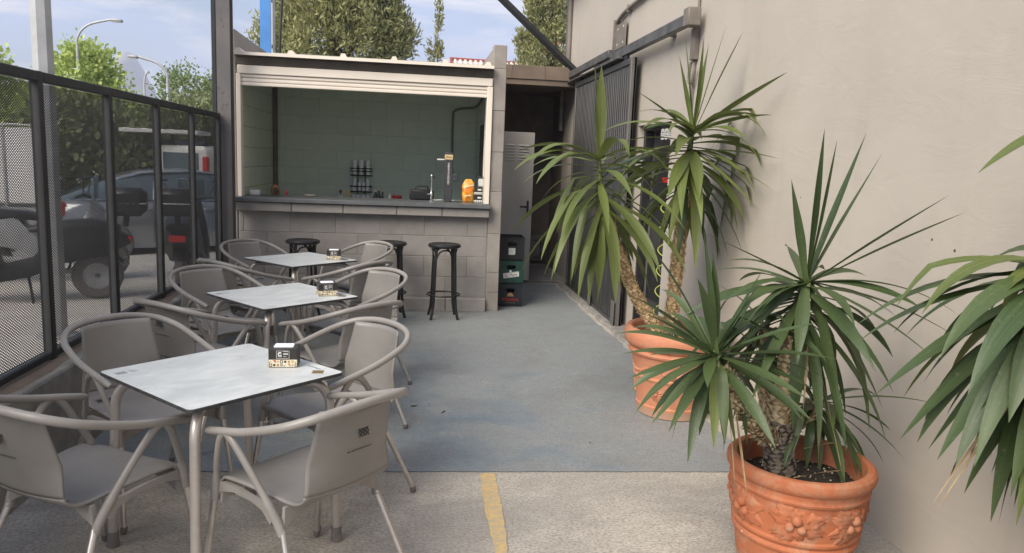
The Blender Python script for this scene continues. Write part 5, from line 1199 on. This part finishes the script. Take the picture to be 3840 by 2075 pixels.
# ================================================================== beyond the fence
def pts_in_blob(n, blobs, rng, shell=.55):
    c = np.array([b[0] for b in blobs], float); r = np.array([b[1] for b in blobs], float)
    vol = np.prod(r, 1) ** .67; idx = rng.choice(len(blobs), n, p=vol / vol.sum())
    v = rng.normal(size=(n, 3)); v /= np.linalg.norm(v, axis=1)[:, None]
    rad = rng.uniform(shell, 1, (n, 1)) ** .6
    return c[idx] + v * rad * r[idx], v
def leafcloud(centres, out, size, rng, per=9, spread=.22, elong=1.5, up=.3):
    n = len(centres) * per
    p = np.repeat(centres, per, 0) + rng.normal(size=(n, 3)) * spread
    d = np.repeat(out, per, 0) + rng.normal(size=(n, 3)) * .8 + np.array([0, 0, up]); d /= np.linalg.norm(d, axis=1)[:, None]
    a = np.cross(d, rng.normal(size=(n, 3))); a /= np.linalg.norm(a, axis=1)[:, None] + 1e-9
    s = size * rng.uniform(.6, 1.35, (n, 1)); L = s * elong
    V = np.stack([p - d * L * .5, p + a * s * .5, p + d * L * .5, p - a * s * .5], 1).reshape(-1, 3)
    return V
def tree(name, label, loc, trunk_h, tr, blobs, nclump, size, m, seed, per=9, spread=.25, elong=1.5, cones=0, group=None, up=.3, shell=.5, limbs=4):
    rng = np.random.default_rng(seed); t = thing(name, label, 'tree', loc, group=group)
    mb = MB(); mb.tube([(0, 0, -.1), (tr * .2, 0, trunk_h * .4), (0, tr * .3, trunk_h)], [tr, tr * .75, tr * .45], 9)
    for k in range(limbs):
        c = Vector(blobs[k % len(blobs)][0]); mb.tube([(0, 0, trunk_h * (.45 + .1 * k / limbs)), tuple(c * .5 + Vector((0, 0, trunk_h * .35))), tuple(c)], [tr * .45, tr * .3, tr * .12], 6)
    mb.build('trunk', 'bark', t)
    P_, v = pts_in_blob(nclump, blobs, rng, shell); V = leafcloud(P_, v, size, rng, per, spread, elong, up)
    n = len(V) // 4; me = bpy.data.meshes.new('crown'); me.from_pydata(V.tolist(), [], np.arange(n * 4).reshape(-1, 4).tolist()); me.materials.append(M[m]); me.update()
    o = bpy.data.objects.new('crown', me); C.objects.link(o); o.parent = t
    if cones:
        P_, v = pts_in_blob(cones, blobs, rng, .95); V = leafcloud(P_, v, size * .8, rng, 2, spread * .2, 1.0); n = len(V) // 4
        me = bpy.data.meshes.new('cones'); me.from_pydata(V.tolist(), [], np.arange(n * 4).reshape(-1, 4).tolist()); me.materials.append(M['cone']); me.update()
        o2 = bpy.data.objects.new('cones', me); C.objects.link(o2); o2.parent = o; tag(o2, kind='stuff')
    return t
gz = -.125
def rough(blobs, n, seed, lo=.22, hi=.42):                  # uneven outline: small tufts over the surface of the big blobs
    rng = random.Random(seed); out_ = list(blobs)
    for k in range(n):
        c, r = rng.choice(blobs); v = Vector((rng.gauss(0, 1), rng.gauss(0, 1), rng.gauss(0, .8))).normalized(); q = rng.uniform(lo, hi)
        out_.append(((c[0] + v.x * r[0] * 1.02, c[1] + v.y * r[1] * 1.02, c[2] + v.z * r[2] * 1.02), (q * .8, q * .8, q * 1.4)))
    return out_
TG = 'trees behind the terrace'
tree('plane_tree', 'bright green leafy tree behind the tall street lamp', (-12.6, 31, gz), 3.2, .22, [((0, 0, 3.9), (1.55, 1.5, 1.7)), ((-1.0, 0, 2.9), (1.5, 1.4, 1.2)), ((1.1, 0, 3.0), (1.1, 1.2, 1.2)), ((.4, 0, 4.7), (.9, .9, .9)), ((.2, .2, 1.9), (1.9, 1.4, 1.1))], 430, .12, 'fol_bright', 1, 28, .19, group=TG)
tree('plane_tree', 'bright green tree behind the thick grey pole', (-16.3, 31, gz), 3.0, .2, [((0, 0, 4.0), (1.3, 1.3, 1.6)), ((.9, .3, 2.9), (1.6, 1.3, 1.3)), ((-1, 0, 3), (1.4, 1.3, 1.4)), ((1.4, 0, 1.8), (1.3, 1.3, 1.2))], 380, .12, 'fol_bright', 2, 28, .19, group=TG)
tree('plane_tree', 'low green tree standing under the grey mountain', (-10.6, 33, gz), 2.2, .16, [((0, 0, 2.4), (1.3, 1.2, 1.2)), ((.6, .2, 1.6), (1.3, 1.2, 1.1))], 200, .12, 'fol_bright', 3, 26, .19, group=TG)
tree('locust_tree', 'airy mid green tree behind the shorter street lamps', (-9.5, 34, gz), 3.0, .2, [((0, 0, 4.0), (1.3, 1.3, 1.1)), ((1.2, 0, 3.7), (1.2, 1.2, 1.0)), ((-.6, 0, 3.0), (1.2, 1.2, 1.0)), ((.5, 0, 2.4), (1.9, 1.4, 1.1))], 420, .085, 'fol_mid', 4, 32, .2, group=TG)
tree('olive_tree', 'dull olive green tree close to the steel column', (-7.2, 27, gz), 2.0, .2, [((0, 0, 2.7), (1.25, 1.2, 1.0)), ((.8, 0, 2.4), (1.2, 1.2, 1.0)), ((-.7, 0, 2.0), (1.0, 1.2, .9)), ((.2, 0, 1.4), (1.6, 1.3, .9))], 420, .08, 'fol_dull', 5, 30, .18, group=TG)
tree('hedge_tree', 'dark dense tree seen through the fence beside the white site panels', (-10.2, 24, gz), 1.6, .18, [((0, 0, 2.0), (1.3, 1.1, 1.2)), ((1.4, .4, 1.8), (1.2, 1.1, 1.1)), ((.5, 0, 1.0), (1.9, 1.1, .9))], 420, .15, 'fol_dull', 6, 9, .2, group=TG)
tree('cypress_tree', 'huge dense cypress filling the sky behind the kiosk roof', (-2.12, 20.5, gz), 6, .3, rough([((0, 0, 4.6), (1.5, 1.5, 1.7)), ((-.25, 0, 5.3), (1.25, 1.3, 1.3)), ((.0, 0, 6.9), (1.05, 1.1, 1.7)), ((.65, 0, 4.6), (.9, 1.0, 1.5)), ((-1.35, 0, 4.3), (.4, .5, .6)), ((-1.15, 0, 5.2), (.35, .4, .5)), ((1.45, 0, 4.9), (.32, .4, .5)), ((-.95, 0, 6.1), (.35, .4, .5)), ((1.2, 0, 5.9), (.3, .4, .4)), ((.45, 0, 5.8), (.9, .9, 1.2)), ((0, 0, 2.4), (1.6, 1.6, 1.8))], 60, 3), 5200, .044, 'fol_conifer', 7, 12, .10, 3.2, cones=420, up=.9, shell=.62, group=TG)
tree('cypress_tree', 'narrow pointed cypress close beside the huge cypress', (-.55, 20.3, gz), 4, .1, [((0, 0, 4.2), (.26, .26, 1.6)), ((0, 0, 6.0), (.18, .18, 1.3))], 420, .04, 'fol_conifer', 8, 11, .05, 3.0, up=1.2, limbs=0, group=TG)
tree('cypress_tree', 'thin wispy cypress spire in the open sky over the kiosk', (.68, 25, gz), 5.5, .05, [((0, 0, 4.7), (.19, .19, 1.0)), ((.02, 0, 6.0), (.11, .11, 1.1)), ((-.26, 0, 4.7), (.08, .08, .9))], 260, .042, 'fol_conifer', 9, 7, .04, 3.0, cones=20, up=1.4, limbs=0, group=TG)
tree('cypress_tree', 'twin-topped cypress left of the plastered wall corner', (4.0, 25, gz), 5, .2, rough([((0, 0, 4.6), (.78, .8, 1.6)), ((.05, 0, 6.2), (.5, .5, 1.6)), ((.55, 0, 5.7), (.38, .4, 1.2)), ((-.1, 0, 7.2), (.3, .3, .9)), ((0, 0, 3.2), (.9, .9, 1.5))], 40, 4, .14, .28), 2400, .045, 'fol_conifer', 10, 12, .07, 3.2, cones=180, up=1.1, shell=.7, limbs=0, group=TG)
for i, (x, y, w_) in enumerate(((-13.6, 26, 1.5), (-8.3, 30, 1.6), (-5.6, 33, 1.5))):
    tree('roadside_shrub', ('dark shrub mass behind the white site panels', 'dark shrub mass behind the bus shelter', 'dark shrub beyond the white van')[i], (x, y, gz), .7, .08, [((0, 0, .8), (w_, 1, .9)), ((.8, 0, 1.1), (w_ * .7, 1, .8))], 220, .15, 'fol_dull', 20 + i, 9, .2)
# mountain
mb = MB(); rng = np.random.default_rng(4); nx, ny = 150, 24; vs = []
for j in range(ny):
    for i in range(nx):
        x = -720 + 900 * i / (nx - 1); y = 800 + j * 17; v_ = j / (ny - 1)
        pk = 62 * math.exp(-((x + 343) / 22) ** 2) + 52 * math.exp(-((x + 338) / 62) ** 2) + 30 * math.exp(-((x + 60) / 160) ** 2) + 26 * math.exp(-((x + 560) / 150) ** 2)
        vs.append((x, y, -5 + pk * math.exp(-((v_ - .45) / .28) ** 2) + (rng.normal() * 2.6 if pk > 15 else 0)))
mb.add(vs, [(j * nx + i, j * nx + i + 1, (j + 1) * nx + i + 1, (j + 1) * nx + i) for j in range(ny - 1) for i in range(nx - 1)]); tag(mb.build('mountain', 'rock', ang=180), kind='structure')
# street furniture
def lamp(loc, h, arm, az, label, r=.055):
    t = thing('street_lamp', label, 'street lamp', loc, az, group='street lamps along the road')
    mb = MB(); mb.tube([(0, 0, 0), (0, 0, h * .8)] + spline([(0, 0, h * .82), (.02 * arm, 0, h * .90), (arm * .25, 0, h * .97), (arm * .75, 0, h * 1.01)], 6), [r * 1.3, r] + [r * .8] * 19, 10); mb.build('pole', 'galv', t)
    m2 = MB(); m2.box((arm * .74, -.12, h * 1.0 - .02), (arm, .12, h * 1.0 + .09), .04); m2.build('lamp_head', 'galv', t)
    m2 = MB(); m2.box((arm * .78, -.09, h * 1.0 - .028), (arm * .97, .09, h * 1.0 - .021)); m2.build('lamp_glass', 'paper', t)
lamp((-12.25, 30, gz), 6.25, 1.6, 0, 'tall street lamp with a long curved arm in front of the bright green trees', .05)
lamp((-9.15, 30, gz), 5.0, 1.35, R(180), 'street lamp with arm curving away from the steel column', .06)
lamp((-13.3, 40, gz), 5.4, .25, 0, 'distant slim street lamp seen end on', .06)
GP = thing('thick_grey_pole', 'thick pale grey steel pole just outside the fence', 'pole', (-3.0, 6.7, -.01))
mb = MB(); mb.tube([(0, 0, 0), (0, 0, 9)], [.085, .07], 8); mb.build('shaft', 'galv', GP, ang=20)
mb = MB(); mb.lathe([(.16, 0), (.16, .02), (.09, .03)], 16); mb.build('base', 'galv', GP)
# white site panels
SP = thing('site_hoarding', 'row of white metal hoarding panels across the road', 'hoarding', (-11.7, 22, gz))
for k in range(7):
    m2 = MB(); m2.box((-4.6 + k * .9, -.03, .12), (-3.72 + k * .9, .03, 2.15), .01); m2.build('panel', 'white_body', SP)
for k in range(8):
    m2 = MB(); m2.box((-4.69 + k * .9, -.05, 0), (-4.63 + k * .9, .05, 2.2), .008); m2.build('post', 'galv', SP)
m2 = MB(); m2.box((-4.7, -.06, 2.20), (1.7, .06, 2.25), .008); m2.build('top_rail', 'white_body', SP)
BS = thing('bus_shelter', 'dark green bus shelter with flat pale roof across the road', 'bus shelter', (-7.4, 24, gz))
m2 = MB(); m2.box((-1.1, -.7, 2.18), (1.1, .7, 2.30), .02); m2.build('roof', 'white_body', BS)
for x in (-1, 0, 1):
    m2 = MB(); m2.box((x - .04, .5, 0), (x + .04, .58, 2.18), .005); m2.build('post', 'green_frame', BS)
for x in (-.5, .5):
    m2 = MB(); m2.box((x - .44, .53, .4), (x + .44, .55, 2.0)); m2.build('pane', 'glass_dark', BS, smooth=False)
m2 = MB(); m2.box((-.9, .1, .42), (.9, .45, .48), .01); m2.box((-.8, .2, 0), (-.74, .35, .42)); m2.box((.74, .2, 0), (.8, .35, .42)); m2.build('bench', 'green_frame', BS)
RS = thing('road_sign', 'round road sign on a post near the white van', 'road sign', (-6.0, 26, gz))
m2 = MB(); m2.tube([(0, 0, 0), (0, 0, 2.3)], .03, 8); m2.build('post', 'galv', RS)
m2 = MB(); m2.lathe([(0, .0), (.24, 0), (.24, .02), (0, .02)], 24); m2.xform(Matrix.Translation((0, -.05, 2.05)) @ Matrix.Rotation(R(90), 4, 'X')); m2.build('disc', 'white', RS)
# vehicles
def wheel(parent, x, y, r, w_, s):
    mb = MB(); mb.lathe([(r * .62, -w_ / 2), (r * .93, -w_ / 2), (r, -w_ * .36), (r, w_ * .36), (r * .93, w_ / 2), (r * .62, w_ / 2)], 28); mb.xform(Matrix.Translation((x, y, r)) @ Matrix.Rotation(R(90), 4, 'X'))
    wl = mb.build('wheel', 'rubber', parent)
    m2 = MB(); m2.lathe([(r * .62, -w_ * .3), (r * .62, w_ * .3), (r * .55, w_ * .34), (r * .5, w_ * .2), (0, w_ * .2)], 24)
    for k in range(5):
        a = k * 1.2566; m2.add([(math.cos(a + q) * rr_, math.sin(a + q) * rr_, w_ * .36) for q, rr_ in ((-.3, r * .12), (-.14, r * .58), (.14, r * .58), (.3, r * .12))], [(0, 1, 2, 3)])
    m2.xform(Matrix.Translation((x, y, r)) @ Matrix.Rotation(R(90 if s < 0 else -90), 4, 'X')); m2.build('rim', 'galv', wl)
CAR = thing('parked_car', 'dark grey hatchback parked outside the fence', 'car', (-3.7, 13.2, gz), R(26))
def loft(parent, name, m, secs, ang=50):
    """secs: list of (x, [(y, z)...]) rings"""
    mb = MB(); n = len(secs[0][1]); vs = [(x, y, z) for x, r in secs for y, z in r]
    fs = [(i * n + j, i * n + (j + 1) % n, (i + 1) * n + (j + 1) % n, (i + 1) * n + j) for i in range(len(secs) - 1) for j in range(n)] + [tuple(range(n - 1, -1, -1)), tuple((len(secs) - 1) * n + j for j in range(n))]
    mb.add(vs, fs); return mb.build(name, m, parent, ang=ang)
def ring(w_, z0, z1, sh): return [(-w_ * .96, z0), (-w_, z0 + (z1 - z0) * .45), (-w_ * .985, z1 - .10), (-w_ * sh, z1), (w_ * sh, z1), (w_ * .985, z1 - .10), (w_, z0 + (z1 - z0) * .45), (w_ * .96, z0)]
body = loft(CAR, 'body', 'car_paint', [(-2.05, ring(.70, .35, .80, .8)), (-1.98, ring(.80, .26, .93, .86)), (-1.5, ring(.86, .22, .96, .9)), (0, ring(.87, .22, .95, .9)), (1.0, ring(.86, .22, .93, .88)), (1.6, ring(.84, .24, .84, .8)), (1.98, ring(.76, .30, .70, .75)), (2.08, ring(.66, .38, .58, .7))])
def grn(w0, w1, z0, z1): return [(-w0, z0), (-(w0 + w1) / 2 - .02, (z0 + z1) / 2), (-w1, z1), (w1, z1), ((w0 + w1) / 2 + .02, (z0 + z1) / 2), (w0, z0)]
loft(CAR, 'windows', 'glass_dark', [(-1.90, grn(.70, .68, .92, .94)), (-1.40, grn(.77, .64, .92, 1.16)), (-.85, grn(.79, .61, .92, 1.33)), (-.1, grn(.79, .61, .92, 1.385)), (.38, grn(.79, .61, .92, 1.35)), (1.22, grn(.74, .70, .92, .94))])
loft(CAR, 'roof', 'car_paint', [(-1.15, grn(.62, .58, 1.245, 1.27)), (-.8, grn(.635, .60, 1.345, 1.375)), (-.1, grn(.635, .60, 1.385, 1.42)), (.42, grn(.63, .58, 1.34, 1.365))])
for x in (-1.3, 1.28):
    for s in (-1, 1): wheel(CAR, x, s * .80, .31, .2, s)
for s in (-1, 1):
    m2 = MB(); m2.box((-2.03, s * .60, .70), (-1.86, s * .82, .92), .03); m2.build('tail_lamp', 'red_lamp', CAR)
    m2 = MB(); m2.box((.55, s * .86, .95), (.72, s * 1.02, 1.07), .03); m2.build('wing_mirror', 'white_body', CAR)
    for x0 in (-.62, .30):
        m2 = MB(); m2.tube([(x0 - .06, s * .785, .93), (x0, s * .64, 1.355)], .026, 6); m2.build('door_pillar', 'car_paint', CAR)
    for x0 in (-.75, .15):
        m2 = MB(); m2.box((x0 - .12, s * .872, .80), (x0 + .06, s * .89, .83), .008); m2.build('door_handle', 'car_paint', CAR)
m2 = MB(); m2.box((-2.09, -.68, .36), (-2.0, .68, .60), .03); m2.build('bumper', 'car_paint', CAR)
m2 = MB(); m2.box((-2.105, -.26, .62), (-2.06, .26, .73), .006); m2.build('number_plate', 'white', CAR)
for s in (-1, 1):
    for x0 in (-.70, .22, 1.02):
        m2 = MB(); m2.box((x0 - .003, s * .868, .30), (x0 + .003, s * .8745, .93)); m2.build('door_gap', 'ink', CAR, smooth=False)
    m2 = MB(); m2.tube([(-1.85, s * .80, .945), (-.7, s * .80, .948), (1.1, s * .78, .94)], .012, 6); m2.build('waist_trim', 'chrome', CAR)
VAN = thing('white_van', 'white van with tall red tail lamps parked across the road', 'van', (-6.15, 25.5, gz), R(70))
loft(VAN, 'body', 'white_body', [(-2.1, ring(.82, .35, 1.78, .8)), (-2.05, ring(.88, .3, 1.85, .84)), (.9, ring(.9, .3, 1.88, .84)), (1.5, ring(.88, .3, 1.2, .8)), (2.1, ring(.8, .35, .95, .75))])
for s in (-1, 1):
    m2 = MB(); m2.box((-2.14, s * .74, .85), (-2.0, s * .90, 1.55), .02); m2.build('tail_lamp', 'red_lamp', VAN)
    for x in (-1.35, 1.35): wheel(VAN, x, s * .8, .31, .2, s)
m2 = MB(); m2.box((-2.13, -.6, 1.15), (-2.09, .6, 1.65), .02); m2.build('rear_window', 'glass_dark', VAN)
def scooter(loc, rz, m, label):
    t = thing('parked_scooter', label, 'scooter', loc, rz, group='scooters parked outside the fence')
    for x in (-.62, .62):
        mb = MB(); mb.lathe([(.14, -.055), (.22, -.055), (.25, -.03), (.25, .03), (.22, .055), (.14, .055)], 22); mb.xform(Matrix.Translation((x, 0, .25)) @ Matrix.Rotation(R(90), 4, 'X')); wl = mb.build('wheel', 'rubber', t)
        m2 = MB(); m2.lathe([(.15, -.04), (.13, 0), (.15, .04), (.03, .03), (.03, -.03), (.15, -.04)], 18); m2.xform(Matrix.Translation((x, 0, .25)) @ Matrix.Rotation(R(90), 4, 'X')); m2.build('rim', 'galv', wl)
    loft(t, 'body', m, [(-.95, grn(.10, .06, .60, .68)), (-.7, grn(.18, .15, .48, .78)), (-.3, grn(.2, .16, .40, .78)), (-.05, grn(.2, .16, .28, .46)), (.25, grn(.2, .17, .22, .36)), (.38, grn(.22, .19, .25, .70)), (.5, grn(.2, .12, .42, .98)), (.62, grn(.12, .06, .55, .85))], 60)
    loft(t, 'seat', 'black_plastic', [(-.85, grn(.12, .09, .72, .80)), (-.6, grn(.17, .14, .74, .86)), (-.2, grn(.16, .13, .74, .83)), (-.02, grn(.10, .07, .72, .78))], 60)
    m2 = MB(); m2.tube(spline([(.36, -.34, 1.02), (.42, -.2, 1.04), (.46, 0, 1.0), (.42, .2, 1.04), (.36, .34, 1.02)], 4), .018, 8); m2.build('handlebar', 'black_metal', t)
    for s in (-1, 1):
        m2 = MB(); m2.tube([(.42, s * .22, 1.04), (.44, s * .3, 1.2)], .008, 6); m2.lathe([(0, 0), (.05, .005), (.055, .02), (0, .03)], 14, (.44, s * .31, 1.22)); m2.build('mirror', 'black_metal', t)
    m2 = MB(); m2.box((.52, -.16, .98), (.54, .16, 1.26), .008); m2.build('windscreen', 'glass_dark', t)
    m2 = MB(); m2.tube([(.62, 0, .27), (.48, 0, .8)], .035, 8); m2.build('fork', 'black_metal', t)
    m2 = MB(); m2.box((-.97, -.09, .60), (-.92, .09, .68), .015); m2.build('tail_lamp', 'red_lamp', t)
    m2 = MB(); m2.tube([(.0, .12, .3), (-.05, .2, .0)], .014, 6); m2.build('stand', 'black_metal', t)
    m2 = MB(); m2.box((-1.12, -.2, .90), (-.76, .2, 1.20), .06); tcs = m2.build('top_case', 'black_plastic', t)
    m2 = MB(); m2.box((-1.13, -.2, 1.03), (-.75, .2, 1.045), .005); m2.build('case_seam', 'galv', tcs)
    m2 = MB(); m2.tube([(-.9, 0, .78), (-.92, 0, .91)], .03, 8); m2.build('case_bracket', 'black_metal', t)
    m2 = MB(); m2.lathe([(0, .03), (.05, .02), (.065, 0)], 16); m2.xform(Matrix.Translation((.60, 0, .80)) @ Matrix.Rotation(R(75), 4, 'Y')); m2.build('headlamp', 'white', t)
    for x in (-.62, .62):
        m2 = MB(); m2.tube([(x + .285 * math.cos(a), 0, .25 + .285 * math.sin(a)) for a in np.linspace(.3, 2.6, 12)], [(.012, .075)] * 12, 8); m2.build('mudguard', m, t)
    m2 = MB(); m2.tube([(-.25, -.2, .27), (-.6, -.22, .30), (-.9, -.22, .38)], [.03, .045, .05], 10); m2.build('exhaust', 'galv', t)
scooter((-3.95, 8.3, -.008), R(195), 'black_metal', 'black scooter parked near the thick grey pole')
scooter((-4.35, 9.6, -.008), R(15), 'galv', 'silver scooter parked behind the rear of the hatchback')
scooter((-2.75, 9.6, -.008), R(100), 'black_plastic', 'black scooter parked close to the kiosk corner')
# far buildings
HB = thing('tiled_house', 'low house with worn pale tiled roof and red ridge behind the kiosk', 'house', (2.3, 26, gz))
m2 = MB(); m2.box((-1.0, 0, 0), (3.4, 5, 4.6)); m2.build('wall', 'white_body', HB, smooth=False)
m2 = MB(); m2.add([(-1.15, -.3, 4.55), (3.5, -.3, 4.52), (3.5, 2.6, 5.35), (-1.05, 2.6, 5.4)], [(0, 1, 2, 3)]); rf_ = m2.build('roof', 'tile_red', HB, smooth=False)
for k in range(24):
    m3 = MB(); x = -1.08 + k * .19; m3.tube([(x, -.3, 4.56), (x + .02, 2.6, 5.4)], .06, 6); m3.build('tile_row', 'tile_red', rf_)
m3 = MB(); m3.tube([(-1.12, -.32, 4.6), (-1.03, 2.6, 5.45)], .06, 6); m3.tube([(-1.05, 2.6, 5.44), (3.5, 2.6, 5.4)], .06, 6); m3.build('ridge_tile', 'red_trim', rf_)
BT = thing('brick_building', 'sliver of brick and white building past the plastered wall corner', 'building', (6.2, 28, gz))
for z0, z1, m in ((0, 5.6, 'brick'), (5.6, 6.1, 'white_body'), (6.1, 7.5, 'brick'), (7.5, 9, 'white_body')):
    m3 = MB(); m3.box((-.95, 0, z0), (3, 4, z1)); m3.build('wall_band', m, BT, smooth=False)

# ------------------------------------------------------------------ bits on the floor
for i, (x, y, L, a, lab) in enumerate(((.03, 4.78, .045, .2, 'dark leaf scrap on the blue floor near the chairs'), (.22, 4.66, .05, 1.0, 'thin dark twig on the blue floor in the aisle'), (1.06, 4.10, .012, .4, 'tiny dark pebble on the blue floor before the pale terracotta pot'))):
    m2 = MB(); m2.add([(L * (k / 6 - .5), .25 * L * math.sin(k / 6 * math.pi) * (1 if j else -1) * (.3 if i == 1 else 1), .004 + .003 * math.sin(k * 1.7) ** 2) for j in (0, 1) for k in range(7)], [(k, k + 1, k + 8, k + 7) for k in range(6)])
    m2.add([(L * (k / 6 - .5), 0, .009) for k in range(7)] + [(L * (k / 6 - .5), .1 * L, .003) for k in range(7)], [(k, k + 1, k + 8, k + 7) for k in range(6)])
    o = m2.build('floor_scrap', 'bark', None, loc=(x, y, .003)); o.rotation_euler.z = a; tag(o, lab, 'debris')
# haze between the terrace and the far mountain
m, t, b = nmat('haze_air'); t.nodes.remove(b)
pv = t.nodes.new('ShaderNodeVolumePrincipled'); pv.inputs['Color'].default_value = (.80, .87, 1, 1); pv.inputs['Density'].default_value = .0009
t.links.new(pv.outputs[0], t.nodes['Material Output'].inputs['Volume'])
M['haze'] = m
mb = MB(); mb.box((-1300, -60, -8), (700, 1350, 150)); tag(mb.build('haze', 'haze', smooth=False), kind='stuff')
